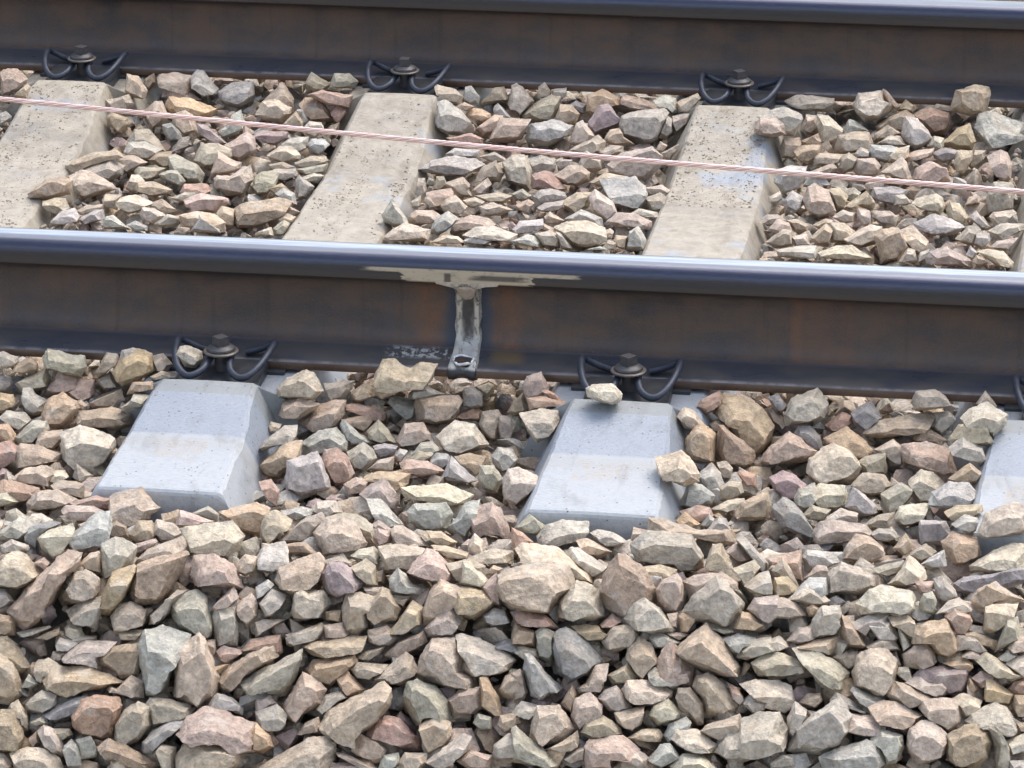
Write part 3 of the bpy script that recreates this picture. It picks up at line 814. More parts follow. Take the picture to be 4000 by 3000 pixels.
STONES = """
p4 2,282 32,268 68,270 106,307 90,347 9,370
t3 50,381 106,327 118,340 104,383
b3 565,309 601,286 608,322 583,352 561,322
p4 615,304 622,291 678,285 746,297 750,345 741,381 651,347 622,334
l6 746,300 769,273 796,279 850,345 852,365 796,379 748,325
t3 488,372 497,291 542,300 576,354 565,386 511,377
p3 635,379 642,349 678,352 755,368 782,390 723,399
o5 646,417 665,381 741,386 841,424 814,458 723,458 669,442
t4 674,449 723,433 755,453 771,508 723,528 678,490
d3 633,490 669,481 705,517 710,548 665,553 642,521
p4 567,431 606,399 633,397 653,449 637,494 597,503 574,462
b3 418,458 434,440 502,462 506,485 475,519 425,490
t4 445,386 502,368 522,404 497,431 420,424 418,392
u3 769,483 809,492 886,562 850,566 778,521
l5 854,358 904,327 986,318 990,372 940,417 886,408 859,390
l5 854,517 882,490 904,453 940,431 954,485 927,521 873,539
p4 879,566 963,519 990,533 999,585 931,627 904,612
g5 502,548 529,508 583,505 619,548 646,589 588,594
w4 486,594 502,557 565,555 626,585 601,621 542,625 491,607
t3 258,643 371,594 452,589 472,605 429,616 316,666 271,684
p5 271,689 325,666 362,675 434,716 452,738 398,756 335,774 298,752
g5 325,661 434,616 484,648 475,684 420,707
b3 111,756 181,702 244,693 280,707 271,756 190,777 122,772
t3 461,612 520,607 574,634 542,657 493,675 466,643
b3 583,625 610,598 669,591 678,648 651,657
n5 660,612 687,603 769,643 796,679 787,716 732,711 719,657 665,652
n4 527,670 542,652 646,657 624,693 574,709 533,695
n3 622,684 651,666 692,668 723,707 710,725 646,707
w4 759,625 787,566 850,562 900,585 904,612 836,657 796,655
t3 827,670 854,594 900,625 940,634 938,657 859,693 825,698
g3 836,698 850,686 904,689 976,643 983,702 958,756 886,761 845,738
w4 493,738 515,684 542,684 565,707 529,752
t4 533,743 542,711 601,711 674,741 665,756 588,768
r4 703,752 723,720 805,718 827,743 769,770
n3 669,774 723,750 764,754 771,779 705,788
t4 402,779 411,761 475,761 457,820 420,806
w4 466,797 479,770 529,761 597,792 552,820 502,835 470,815
p4 723,783 787,756 886,774 886,792 841,829 764,822 732,806
w3 547,838 556,811 601,813 646,842 606,874 556,860
b4 597,792 633,779 705,829 669,842 646,829
g3 606,874 651,838 701,847 705,874 669,887 610,881
t4 705,842 769,826 836,838 879,869 877,906 823,906 778,896 710,883
l3 746,906 780,842 854,896 859,910
t3 845,833 868,806 913,820 913,878 891,887 850,856
b4 918,815 940,799 1085,774 1135,788 1112,820 1013,878 927,894 918,869
l4 199,878 240,824 289,815 307,847 258,874 203,885
l4 312,856 371,820 402,820 407,856 362,869 325,878
l4 396,878 416,847 443,842 488,878 511,896 402,892
l4 497,878 529,863 574,883 574,901 524,896
t4 172,788 217,774 253,777 271,811 226,838 181,820
g4 298,824 335,806 402,797 398,820 316,838
n5 1197,318 1217,284 1289,329 1276,345 1226,358 1199,336
n5 1289,331 1307,288 1362,288 1398,318 1384,340 1316,345
p4 1014,413 1090,340 1113,336 1145,386 1145,440 1090,431
w4 1000,449 1027,399 1072,388 1136,422 1138,444 1104,481 1036,467
b5 1170,408 1194,381 1244,379 1271,413 1310,472 1253,476 1203,467
r3 1203,372 1262,354 1344,368 1375,372 1362,417 1280,408
r4 1289,431 1321,408 1357,424 1353,444 1321,485 1303,467
t3 1108,485 1156,435 1181,476 1185,503 1118,494
l3 1158,431 1181,426 1203,467 1194,485 1172,467
w3 1190,494 1208,474 1253,481 1267,508 1231,539 1194,521
u4 1002,521 1027,510 1122,517 1120,539 1068,566 1023,553
l4 1099,566 1136,539 1203,535 1199,575 1163,603 1113,585
l4 1199,566 1217,544 1267,544 1285,566 1244,609 1212,594
w4 1045,607 1095,573 1136,573 1172,603 1167,621 1108,634 1054,621
t4 1154,634 1212,612 1271,612 1276,625 1217,652 1163,657
n3 1163,661 1253,643 1280,639 1267,675 1190,684
g4 1050,643 1104,632 1149,652 1090,670 1050,661
g4 1036,670 1090,659 1154,661 1163,684 1108,707
n4 1000,689 1032,670 1086,684 1077,720 1045,752 1009,765 986,729
g3 1154,707 1167,686 1226,729 1199,774 1167,779 1154,738
w4 1181,693 1226,677 1264,686 1240,716 1203,707
l3 1077,756 1108,734 1149,756 1158,797 1127,792
b3 1050,738 1099,716 1131,743 1081,765
t3 1115,829 1131,806 1172,829 1149,847 1118,842
n4 1068,892 1108,860 1131,874 1108,919 1072,919
w4 1000,910 1059,887 1068,919 1000,919
t4 1086,856 1118,833 1154,847 1136,878 1090,874
w5 1698,336 1710,331 1778,349 1809,377 1787,408 1741,404 1719,368
l4 1705,476 1710,404 1741,395 1796,431 1850,494 1850,512 1814,530 1741,521 1705,499
o5 1821,449 1836,424 1882,426 1913,444 1918,458 1886,478 1850,467
l3 1809,377 1818,340 1841,338 1873,377 1868,408 1832,408 1814,395
t4 1877,404 1931,345 1967,340 1986,381 1940,399 1886,417
t4 1778,417 1814,399 1854,417 1827,435
l4 1927,426 1945,404 1995,458 1972,462 1931,449
p3 1859,503 1931,449 1963,453 1931,517 1886,535
p3 1909,553 1954,462 2068,470 2035,544 1976,555
r3 1746,539 1841,521 1886,544 1882,562 1814,566
l5 1637,661 1687,630 1764,609 1854,621 1886,643 1850,670 1746,689 1656,670
l4 1741,603 1778,580 1873,585 1859,612 1778,612
g3 1873,612 1931,594 1981,625 1927,639
g3 1854,711 1882,657 1936,630 1967,679 1949,711 1886,702
t3 1692,738 1705,691 1732,689 1748,729 1714,741
t4 1619,752 1633,698 1660,698 1665,743 1646,779
g3 1665,720 1674,693 1692,702 1696,729
t4 1741,716 1809,693 1836,720 1827,738 1854,770 1796,765
w4 1845,743 1904,695 1920,720 1886,756 1854,761
p4 1665,752 1759,736 1778,770 1705,815
w4 1723,806 1741,783 1778,763 1823,806 1805,833 1750,838
t4 1811,783 1854,770 1891,788 1850,811 1823,806
t4 1859,765 1949,752 2000,765 1972,792 1891,788
t4 1873,806 1927,792 1999,820 1949,842 1886,842
l2 1493,842 1529,783 1583,847 1592,874 1542,887 1502,869
p4 1601,847 1624,820 1687,822 1719,842 1687,869 1624,883 1601,865
l4 1683,901 1701,856 1750,826 1787,851 1750,896 1705,924
w4 1504,924 1542,892 1583,869 1646,892 1678,896 1669,937 1601,942 1506,937
p4 1764,906 1787,865 1836,842 1904,851 1931,878 1836,896 1769,915
w6 1814,919 1859,887 1931,883 2017,915 2008,946 1949,942 1859,933
l4 1809,942 1850,919 1886,919 1918,937 1900,955 1818,951
w4 1687,946 1732,919 1787,924 1814,948 1723,953
w4 1606,788 1642,765 1646,802 1610,811
t3 1660,774 1674,761 1710,820 1678,815
g4 1986,404 2000,336 2018,327 2041,341 2086,395 2068,418 2027,463 2000,413
t4 2104,341 2127,323 2154,359 2149,386 2108,381
l4 2154,350 2212,343 2212,372 2190,390 2158,368
n4 2041,449 2095,399 2149,375 2185,381 2185,408 2154,467 2090,476 2050,463
t3 2172,463 2190,408 2235,413 2262,445 2249,485 2208,490
l4 2217,413 2249,395 2289,408 2287,445 2244,436
o3 2294,436 2298,372 2353,352 2416,381 2429,408 2389,418 2316,449 2307,456
p4 2432,390 2439,372 2475,377 2556,406 2624,436 2615,449 2542,427 2461,431 2434,408
l4 2552,395 2601,372 2637,386 2651,440 2628,449 2601,418
t3 2646,399 2723,366 2735,386 2687,445 2651,440
u3 2301,472 2344,413 2375,408 2420,463 2416,494 2325,526 2303,499
g3 2420,499 2434,454 2511,431 2601,418 2606,445 2565,544 2520,571 2439,531
l3 2574,535 2606,454 2628,467 2628,508 2601,544
g4 2628,454 2692,445 2683,481 2637,517 2631,494
l4 2057,540 2077,485 2158,470 2235,490 2226,526 2136,571 2072,558
w3 2224,558 2253,485 2276,472 2321,531 2294,562 2249,567
t4 2222,589 2280,558 2335,531 2362,553 2357,589 2316,612 2253,607
p3 2362,544 2384,508 2420,503 2434,531 2475,562 2407,567 2371,558
t3 2561,589 2579,553 2606,567 2588,598
t3 2583,598 2651,562 2646,589 2610,625 2588,621
g4 2339,594 2384,567 2434,571 2434,594 2393,607 2344,612
g2 2380,644 2429,598 2542,576 2583,612 2570,662 2515,707 2434,693 2384,671
g3 1964,635 2000,612 2050,607 2075,662 2068,739 2027,725 1982,698
g4 2063,621 2113,607 2167,625 2167,662 2136,689 2081,662
g3 2176,644 2194,621 2235,625 2235,648 2181,666
g4 2262,635 2289,589 2344,625 2348,662 2316,671 2271,653
p4 2165,684 2226,648 2271,648 2303,675 2298,707 2253,725 2194,716
r4 2077,734 2081,684 2127,668 2154,675 2208,734 2136,748
t4 2305,711 2362,675 2448,689 2434,707 2344,729
l4 2086,766 2108,743 2149,736 2203,752 2212,775 2149,788 2099,802
t4 2190,793 2253,752 2307,752 2298,811 2235,833
l5 2346,702 2479,693 2515,729 2524,757 2502,829 2475,824 2407,779 2375,757
w3 2303,770 2325,743 2393,788 2407,829 2375,870 2344,842 2316,820
w4 2515,734 2583,723 2619,745 2570,757 2520,766
g4 2520,775 2579,752 2601,770 2579,815 2542,829
g4 2099,811 2131,793 2199,784 2199,815 2149,829 2104,824
g3 2000,757 2041,739 2077,766 2068,779 2014,784
b4 2014,802 2063,779 2086,793 2063,833 2023,820
t4 2127,847 2149,827 2208,865 2181,879 2136,870
l4 2210,856 2271,818 2348,852 2353,883 2307,874 2226,870
l4 2005,897 2032,865 2118,856 2122,883 2072,906 2014,919
w5 2167,888 2217,865 2294,865 2357,892 2362,928 2344,946 2253,969 2203,933
p4 2375,865 2411,833 2488,838 2542,865 2538,897 2497,888 2407,888
w4 2461,838 2497,815 2565,829 2570,847 2520,852
l2 2445,965 2461,906 2493,885 2524,937 2515,978 2452,978
t3 2398,937 2407,919 2452,924 2443,974 2407,965
t4 2362,901 2384,892 2398,906 2389,933 2366,924
w4 2093,915 2149,901 2181,919 2185,965 2118,960
w3 2172,906 2194,915 2235,969 2190,969
l4 2000,942 2063,915 2086,924 2108,946 2104,965 2009,956
t4 2108,901 2127,874 2163,892 2167,910
t4 2353,969 2375,937 2407,951 2402,978
l4 2294,974 2344,962 2389,978
n5 3070,395 3113,372 3190,375 3253,386 3251,413 3235,436 3149,431 3086,413
w3 3335,408 3357,368 3439,357 3457,395 3488,408 3484,431 3425,467 3380,470 3348,440
t4 3445,359 3452,347 3470,359 3511,413 3506,424 3461,395
t3 3502,431 3538,390 3570,413 3565,440
b2 3712,431 3737,354 3814,334 3863,341 3866,372 3850,436 3787,449
r4 3570,449 3628,418 3705,440 3719,481 3687,526 3642,522 3597,481
g4 3642,422 3660,406 3705,413 3705,436
l6 3809,499 3827,445 3873,440 3995,481 3997,499 3963,553 3854,585 3832,540
o4 3680,558 3741,503 3787,483 3807,553 3796,585 3723,576
t4 3425,494 3475,458 3538,431 3592,472 3524,517 3434,503
l4 3522,526 3538,458 3583,467 3624,508 3637,535 3606,571 3561,585 3533,553
l4 3294,512 3316,467 3335,470 3393,512 3344,526 3298,522
p4 3262,589 3276,531 3335,515 3393,517 3407,567 3325,598 3280,601
t2 3411,553 3420,522 3466,490 3520,522 3452,544
w4 3427,562 3475,531 3515,531 3538,567 3475,571
l4 2959,458 3018,431 3059,420 3127,445 3131,463 3099,526 3063,526 3045,481 3000,458
p4 2946,499 2973,463 3023,458 3059,485 3068,526 3014,535 2968,526
t3 3131,499 3149,449 3190,454 3199,517 3163,526
w4 3194,494 3194,449 3235,454 3289,503 3280,535 3226,567 3208,553
b3 3127,553 3194,522 3208,553 3203,571 3136,567
t4 3050,580 3059,540 3122,540 3127,567 3095,621 3054,612
t4 3102,589 3136,567 3203,567 3199,603 3158,644 3108,616
p4 3181,616 3199,598 3289,603 3289,625 3217,648 3181,644
t3 3289,616 3316,598 3348,621 3335,662 3289,680 3276,657
l4 3337,603 3362,576 3398,589 3398,616 3344,616
l4 3393,589 3402,567 3479,567 3506,580 3457,635 3439,625 3402,616
w4 3468,612 3506,580 3552,569 3547,612 3497,635 3470,635
t4 3542,607 3574,589 3646,580 3637,612 3588,625 3547,630
d4 3642,598 3692,576 3737,589 3732,616 3687,635 3651,616
w4 3624,571 3651,531 3687,540 3687,571 3656,585
t4 3728,635 3741,589 3796,589 3796,625 3764,680 3737,671
t3 3782,644 3809,589 3850,589 3845,616 3796,662
p4 3857,612 3909,587 3936,598 3952,639 3945,698 3922,707 3886,680 3873,644
p3 3337,662 3348,621 3416,621 3439,648 3425,680 3362,693
l3 3027,711 3041,662 3090,648 3149,653 3145,689 3118,734 3063,752
t4 3443,675 3524,614 3542,644 3561,698 3542,711 3479,689
p3 3565,698 3583,657 3633,630 3692,657 3710,707 3633,725
w4 3380,720 3425,689 3452,684 3443,720 3389,748
t4 3163,671 3253,639 3267,657 3244,684 3181,684
d4 3407,766 3416,734 3479,729 3542,743 3538,757 3488,802 3420,779
p5 3138,779 3158,734 3185,720 3235,743 3253,793 3262,824 3244,847 3199,847 3149,815
t4 3235,743 3280,734 3312,766 3294,815 3262,820
l4 3070,775 3095,745 3136,770 3136,797 3108,833 3077,811
w4 3005,770 3045,748 3054,779 3036,793 3005,788
g4 3289,743 3335,734 3362,752 3344,788 3312,784
t3 3298,806 3384,748 3420,797 3407,820 3344,797
w4 3491,802 3497,761 3533,761 3558,793 3542,802
w4 3563,793 3583,775 3656,759 3683,775 3687,802 3674,838 3583,811
t4 3698,820 3710,788 3746,797 3782,847 3764,879 3705,852
g3 3852,833 3859,752 3882,716 3945,714 3963,743 3954,811 3904,838
t4 3787,770 3814,761 3827,793 3769,802
w4 3866,847 3882,829 3954,820 3967,833 3922,874 3882,883
g4 3787,847 3814,824 3863,883 3832,892
l6 3572,870 3646,838 3710,856 3769,888 3723,915 3633,919 3583,892
w4 3348,856 3353,815 3398,824 3407,865 3375,883
t4 3398,842 3407,824 3475,824 3502,847 3497,883 3434,870
w4 3253,847 3294,820 3335,833 3335,865 3294,874
p4 2959,861 3000,838 3036,838 3068,861 3000,883
p3 3005,892 3036,856 3081,870 3095,901 3045,919
t4 3077,861 3113,856 3158,879 3154,901 3104,906
g3 2991,946 3059,897 3090,901 3095,960 3036,969
w4 3093,924 3149,915 3163,956 3108,960
t3 3167,928 3226,874 3253,901 3235,951 3190,956
w5 3242,870 3298,872 3335,901 3298,942 3244,946
w4 3298,933 3398,879 3443,888 3434,951 3362,965 3316,951
b2 3416,919 3443,897 3506,892 3547,969 3511,1023 3443,1028 3429,969
w5 3515,901 3565,881 3624,942 3624,969 3592,992 3552,969
t4 3511,1019 3547,969 3574,978 3583,1028
p5 3619,1001 3633,983 3696,965 3787,1019 3787,1041 3678,1037 3624,1028
w5 3823,983 3859,974 3918,983 3958,1023 3954,1046 3900,1041
w5 3199,987 3267,960 3325,960 3402,1005 3353,1019 3271,1014 3217,1005
l5 3036,978 3108,962 3185,960 3190,1005 3113,1010 3045,1001
n3 3732,933 3778,892 3814,910 3800,965 3759,946
g4 3800,951 3814,910 3863,910 3868,937 3836,974
w4 3863,901 3913,874 4000,874 4000,897 3954,919 3886,937
p4 3868,965 3895,942 3976,928 3945,974 3904,978
l3 3773,996 3791,960 3818,987 3800,1014
t4 3800,1023 3814,996 3845,1010 3859,1028 3823,1041
w3 3588,1023 3592,987 3628,974 3615,1019
t4 3176,879 3226,854 3253,861 3253,883 3203,897
w4 0,1377 14,1373 68,1395 72,1409 50,1434 0,1436
t4 43,1447 81,1413 118,1393 145,1422 149,1445 90,1461
n4 170,1400 190,1364 271,1384 325,1391 335,1431 312,1468 253,1458 203,1436 174,1431
t4 375,1458 416,1379 457,1384 466,1404 416,1454 389,1468
g3 466,1409 479,1368 520,1359 565,1366 583,1377 542,1395
o4 443,1449 475,1395 533,1368 588,1384 604,1447 542,1481 479,1506 457,1490
g4 597,1391 637,1382 674,1422 651,1454 606,1449
t4 588,1472 628,1449 696,1463 642,1477 606,1486
n3 692,1377 705,1355 737,1350 787,1373 791,1400 764,1436 723,1431
w4 -14,1468 41,1472 50,1495 27,1531 -14,1531
w4 63,1499 149,1454 181,1436 194,1472 190,1504 145,1524 90,1531
p4 176,1549 199,1495 240,1443 294,1472 312,1486 271,1531 235,1531
p4 253,1531 316,1481 366,1486 371,1531 344,1574 289,1558
l4 84,1562 95,1517 122,1515 140,1540 181,1562 167,1603 131,1626 104,1608
g4 380,1486 429,1452 466,1508 407,1522
o4 167,1621 185,1562 244,1535 298,1572 307,1594 253,1675 208,1673 176,1648
t4 289,1572 316,1562 344,1585 330,1603 307,1599
t3 348,1576 470,1520 484,1562 452,1594 362,1594
g4 470,1594 511,1562 524,1535 588,1544 570,1576 497,1601
b3 497,1540 520,1495 592,1490 606,1513 542,1535
o4 -14,1535 50,1544 59,1572 14,1612 -14,1617
t4 296,1639 316,1608 434,1592 506,1617 513,1657 457,1678 384,1666 307,1662
w4 240,1698 316,1664 389,1685 445,1712 448,1743 416,1784 344,1856 280,1838 244,1784
n4 0,1630 27,1605 95,1612 118,1639 81,1680 27,1657
n3 63,1707 127,1644 181,1644 190,1680 127,1730 81,1734
o3 -9,1662 32,1657 59,1694 63,1730 23,1725 -9,1712
p4 140,1730 154,1675 190,1685 240,1680 244,1721 203,1755 167,1743
r4 -14,1734 36,1723 68,1743 63,1789 18,1829 -14,1838
p4 63,1766 81,1734 145,1739 235,1770 235,1798 149,1816 68,1829
t4 50,1870 99,1829 181,1820 217,1847 194,1902 136,1892 81,1883
w4 194,1874 203,1838 253,1838 267,1861 231,1888
r5 -14,1888 18,1877 90,1888 149,1906 156,1933 136,1960 68,1965 -9,1920
t4 203,1897 235,1877 298,1883 325,1892 325,1947 271,1924 212,1911
p5 108,1965 149,1920 222,1915 298,1951 249,1983 149,1996 113,1992
w4 -9,1933 27,1924 72,1960 50,1974 -9,1978
t4 429,1992 434,1942 479,1920 549,1906 588,1956 619,1983 579,2024 520,2055 452,2042
r3 276,1965 375,1938 434,1951 425,1992 316,1987
p4 240,1996 262,1974 362,1978 407,2001 371,2042 271,2028
t4 1086,1517 1118,1481 1167,1458 1194,1445 1226,1458 1262,1526 1217,1560 1149,1553 1090,1549
g3 1267,1499 1384,1488 1375,1517 1344,1558 1280,1572 1271,1531
t4 1371,1535 1425,1497 1457,1517 1470,1544 1398,1572 1375,1562
t5 1470,1472 1502,1409 1538,1404 1601,1440 1633,1418 1701,1425 1678,1486 1565,1522 1497,1553 1472,1535
l4 1597,1540 1615,1517 1669,1510 1732,1540 1678,1553 1597,1560
d3 1805,1585 1814,1522 1845,1510 1882,1540 1882,1585 1841,1594
p4 1093,1621 1104,1572 1167,1551 1249,1581 1217,1608 1158,1639 1099,1630
t4 1163,1644 1226,1590 1316,1562 1348,1567 1344,1621 1316,1657 1226,1691 1199,1675
r4 1357,1581 1402,1576 1506,1608 1502,1639 1470,1644 1420,1617
b4 1335,1639 1398,1626 1439,1621 1452,1644 1425,1685 1362,1657
d4 1518,1572 1542,1547 1628,1567 1619,1621 1588,1644 1542,1603
p3 1619,1594 1633,1553 1787,1547 1805,1567 1787,1617 1769,1639 1705,1653 1628,1644
r3 1778,1630 1814,1603 1854,1585 1882,1608 1873,1644 1814,1639
t4 1870,1657 1886,1612 1945,1603 1963,1639 1949,1712 1913,1716 1886,1685
g3 1945,1666 1949,1626 2000,1626 2013,1657 1999,1716 1954,1718
l4 1332,1657 1348,1644 1402,1694 1470,1730 1434,1743 1371,1734 1339,1689
n4 1434,1685 1479,1642 1511,1675 1547,1730 1488,1734 1443,1712
p4 1549,1721 1583,1657 1651,1653 1678,1694 1683,1725 1624,1743 1561,1739
w4 1708,1703 1778,1644 1850,1662 1904,1734 1886,1748 1796,1775 1746,1766 1719,1730
t4 1050,1666 1059,1648 1099,1657 1090,1685 1054,1689
g4 1014,1752 1045,1712 1108,1666 1158,1662 1154,1703 1072,1743 1027,1761
o4 1016,1825 1041,1793 1113,1725 1176,1725 1172,1784 1122,1816 1090,1865 1045,1865
l4 1179,1730 1244,1685 1312,1673 1353,1721 1353,1761 1262,1766 1185,1784
g3 1357,1766 1420,1730 1457,1757 1470,1789 1425,1841 1384,1820 1366,1793
d3 1461,1743 1502,1732 1552,1743 1538,1775 1479,1789
l4 1540,1779 1561,1752 1592,1761 1570,1798
l4 1615,1766 1646,1730 1687,1725 1719,1757 1696,1775 1651,1784
n4 1606,1789 1633,1761 1692,1770 1660,1807 1615,1807
g4 1439,1834 1479,1798 1538,1784 1533,1829 1475,1838
l2 1115,1883 1127,1802 1190,1784 1240,1768 1271,1847 1287,1902 1217,1933 1172,1951 1120,1920
r3 1253,1802 1271,1761 1316,1752 1357,1784 1382,1847 1362,1879 1307,1902 1280,1870
t4 1393,1879 1407,1861 1439,1883 1425,1911 1389,1906
l4 1678,1793 1705,1770 1750,1775 1764,1802 1732,1829 1696,1811
p5 1565,1811 1588,1793 1669,1802 1732,1838 1719,1856 1651,1863 1583,1838
l4 1728,1865 1764,1784 1796,1816 1863,1874 1827,1886 1750,1879
b4 1778,1784 1836,1770 1895,1784 1891,1820 1863,1856 1827,1825
l3 1922,1784 1945,1748 2000,1757 2022,1793 1999,1838 1958,1843 1931,1816
o4 1429,1861 1475,1843 1547,1843 1599,1852 1592,1888 1552,1924 1533,1888 1470,1861
n3 1868,1870 1877,1820 1927,1820 1963,1870 1940,1920 1886,1906
p4 1409,1929 1452,1892 1502,1868 1533,1906 1556,1956 1542,1987 1488,1956
w5 1574,1906 1656,1897 1741,1892 1841,1933 1818,1965 1759,1974 1678,1951 1588,1951
r3 1014,1883 1059,1874 1090,1915 1081,1978 1045,1951
t3 1344,1892 1389,1865 1439,1879 1429,1920 1362,1933
w4 1964,1888 1986,1834 2027,1829 2099,1861 2095,1906 2059,1938 2009,1970 1973,1947
p3 2041,1504 2059,1472 2113,1454 2145,1518 2113,1549 2059,1563
r4 2059,1554 2113,1549 2212,1570 2208,1583 2136,1585 2072,1601
r4 2113,1527 2136,1522 2167,1536 2194,1563 2149,1558
t3 2000,1576 2045,1531 2063,1594 2009,1622 1982,1612
g4 2034,1617 2118,1597 2176,1608 2183,1644 2149,1689 2099,1728 2063,1680
n4 1973,1635 2027,1626 2034,1667 2009,1698 1977,1689
w4 2292,1518 2316,1504 2393,1499 2429,1540 2420,1567 2389,1579 2344,1567 2298,1549
r4 2723,1585 2741,1563 2809,1529 2818,1554 2787,1603 2759,1617
o4 2793,1617 2800,1567 2836,1545 2909,1556 2967,1590 3022,1658 3000,1716 2972,1771 2918,1748 2859,1698 2845,1649
w4 2646,1626 2674,1590 2714,1608 2741,1649 2705,1680 2674,1671
t3 2769,1658 2800,1637 2845,1658 2814,1689 2778,1685
o2 2678,1771 2683,1716 2714,1667 2741,1653 2778,1680 2793,1698 2787,1798 2741,1802 2696,1793
b2 2793,1784 2809,1667 2827,1667 2940,1762 2945,1802 2877,1839 2832,1825
w5 2561,1784 2601,1780 2660,1762 2692,1789 2728,1848 2728,1879 2669,1897 2624,1875 2574,1839
l4 2728,1857 2759,1825 2782,1807 2814,1848 2827,1888 2805,1938 2759,1911
g3 2800,1807 2836,1802 2863,1829 2854,1870 2818,1866
d3 2705,1802 2764,1807 2746,1839 2719,1834
r3 2882,1848 2891,1839 2954,1852 2954,1902 2913,1902
n3 2814,1906 2850,1879 2895,1884 2904,1924 2850,1956 2814,1952
l3 2656,1974 2692,1884 2741,1893 2791,1938 2778,1970 2705,1983
r4 2656,1997 2723,1974 2769,1983 2787,2015 2741,2046 2669,2024
o4 2642,2033 2674,2001 2732,2046 2705,2069 2651,2056
w4 2778,1988 2845,1952 2904,1947 2904,1970 2836,2001
t3 2873,2010 2895,1965 2995,1920 3013,1979 3000,2024 2931,2033
d4 3000,1554 3041,1540 3072,1581 3054,1613 3027,1599
t4 3000,1604 3023,1599 3068,1640 3059,1676 3041,1653 3009,1640
n4 3066,1617 3095,1558 3190,1518 3203,1536 3231,1581 3217,1631 3149,1649 3077,1662
r4 3226,1662 3289,1610 3325,1626 3330,1653 3285,1685 3244,1681
d3 3325,1613 3398,1568 3443,1631 3416,1653 3380,1685 3335,1649
n4 3570,1558 3579,1531 3651,1520 3687,1545 3708,1579 3633,1599 3574,1599
t5 3377,1694 3434,1644 3624,1608 3651,1624 3633,1658 3520,1701 3443,1710
g3 3628,1662 3651,1613 3705,1608 3726,1626 3719,1649 3678,1699
t3 3814,1577 3850,1527 3891,1586 3859,1604
w4 3753,1631 3796,1595 3859,1572 3931,1622 3922,1658 3877,1708 3850,1681 3773,1649
t3 3708,1717 3746,1662 3827,1653 3879,1726 3873,1739 3796,1739
l3 3712,1748 3764,1703 3836,1748 3848,1794 3827,1825 3769,1789
p4 3000,1757 3018,1739 3081,1687 3190,1766 3181,1789 3127,1803 3000,1812 2977,1794
d3 3104,1694 3122,1662 3163,1662 3203,1703 3212,1757 3181,1762 3140,1730
o4 3222,1712 3307,1672 3362,1708 3407,1753 3402,1775 3344,1794 3280,1757 3240,1739
w3 3151,1843 3167,1794 3217,1753 3253,1733 3316,1762 3357,1825 3348,1866 3312,1895 3253,1889 3190,1879
t3 3567,1717 3579,1672 3624,1672 3701,1721 3683,1748 3642,1730
g3 3416,1757 3488,1717 3520,1744 3520,1812 3479,1821 3461,1794
n3 3353,1803 3380,1785 3457,1766 3463,1834 3457,1852 3371,1848
p4 3522,1766 3529,1739 3619,1726 3705,1757 3732,1843 3705,1866 3651,1839 3592,1821 3529,1803
b3 3705,1870 3787,1809 3836,1852 3814,1889 3746,1893
u3 3009,1866 3059,1839 3108,1857 3145,1893 3104,1956 3054,1938 3023,1907
t3 3325,1898 3371,1848 3452,1857 3479,1898 3452,1925 3398,1938 3353,1925
w4 3549,1879 3597,1837 3642,1848 3692,1893 3651,1929 3628,1974 3583,1965 3561,1925
l4 3104,1943 3122,1911 3181,1889 3199,1947 3172,1979 3131,1997 3108,1974
w4 3158,1929 3199,1891 3298,1898 3307,1929 3294,1979 3262,1992 3190,1974
l3 3307,1979 3335,1907 3380,1934 3425,1979 3425,2002 3362,2020
n3 3441,1929 3520,1889 3561,1907 3561,1929 3502,1997 3457,2002
l5 3628,1970 3646,1925 3705,1882 3782,1889 3818,1938 3805,1965 3728,1983 3669,1983
t4 3692,1999 3741,1974 3832,1972 3836,1997 3787,2024 3719,2033
w4 3495,2020 3515,1979 3556,1970 3628,1970 3606,2020 3547,2051 3506,2051
w4 3610,1992 3633,1979 3651,2033 3615,2033
l4 3717,2047 3769,2011 3814,2024 3809,2074 3782,2087 3741,2060
w4 3821,2074 3854,2002 3958,1965 4022,1983 4022,2074 3904,2096 3841,2096
n4 3140,2011 3172,1974 3244,1992 3217,2033 3158,2029
w4 3217,2029 3285,1986 3348,2006 3344,2042 3289,2042
d3 3020,1983 3059,1947 3099,1961 3140,2011 3176,2074 3172,2100 3118,2087 3054,2056
p4 3176,2078 3208,2038 3249,2031 3380,2051 3398,2083 3371,2106 3271,2128 3190,2119
g4 3375,2051 3429,2011 3493,2002 3493,2038 3452,2069 3393,2074
g4 3402,2083 3434,2065 3488,2069 3511,2096 3470,2115 3416,2110
l2 3592,2065 3597,2033 3692,2038 3714,2092 3678,2128 3601,2128
l4 -5,2081 41,2049 77,2020 118,2022 136,2049 104,2099 27,2113 -5,2108
d3 99,2090 118,2058 190,2036 235,2045 181,2077 149,2099 149,2149 113,2126
w3 149,2104 194,2072 280,2047 289,2068 258,2131 253,2162 217,2181 167,2144
l3 262,2122 289,2077 384,2000 425,2000 432,2058 407,2108 353,2144 294,2172
b3 420,2049 452,2036 493,2058 502,2099 452,2099 420,2099
t4 307,2049 362,2027 375,2040 344,2068 312,2063
g3 5,2131 45,2108 108,2131 113,2153 45,2162 9,2158
w4 -5,2203 27,2172 72,2153 118,2185 154,2239 118,2275 68,2298 -5,2285
p4 140,2194 172,2178 194,2199 176,2226
p3 41,2366 113,2285 181,2230 217,2194 262,2153 312,2167 307,2199 271,2244 217,2325 172,2398 136,2438 99,2452 59,2420 36,2384
w4 393,2126 448,2099 502,2117 531,2135 511,2212 461,2230 407,2253 398,2176
t3 312,2203 353,2162 389,2153 393,2203 393,2239 335,2221
t4 506,2086 542,2036 592,2036 619,2077 597,2108 533,2117
g4 592,2072 615,2031 678,2045 714,2077 701,2095 628,2117
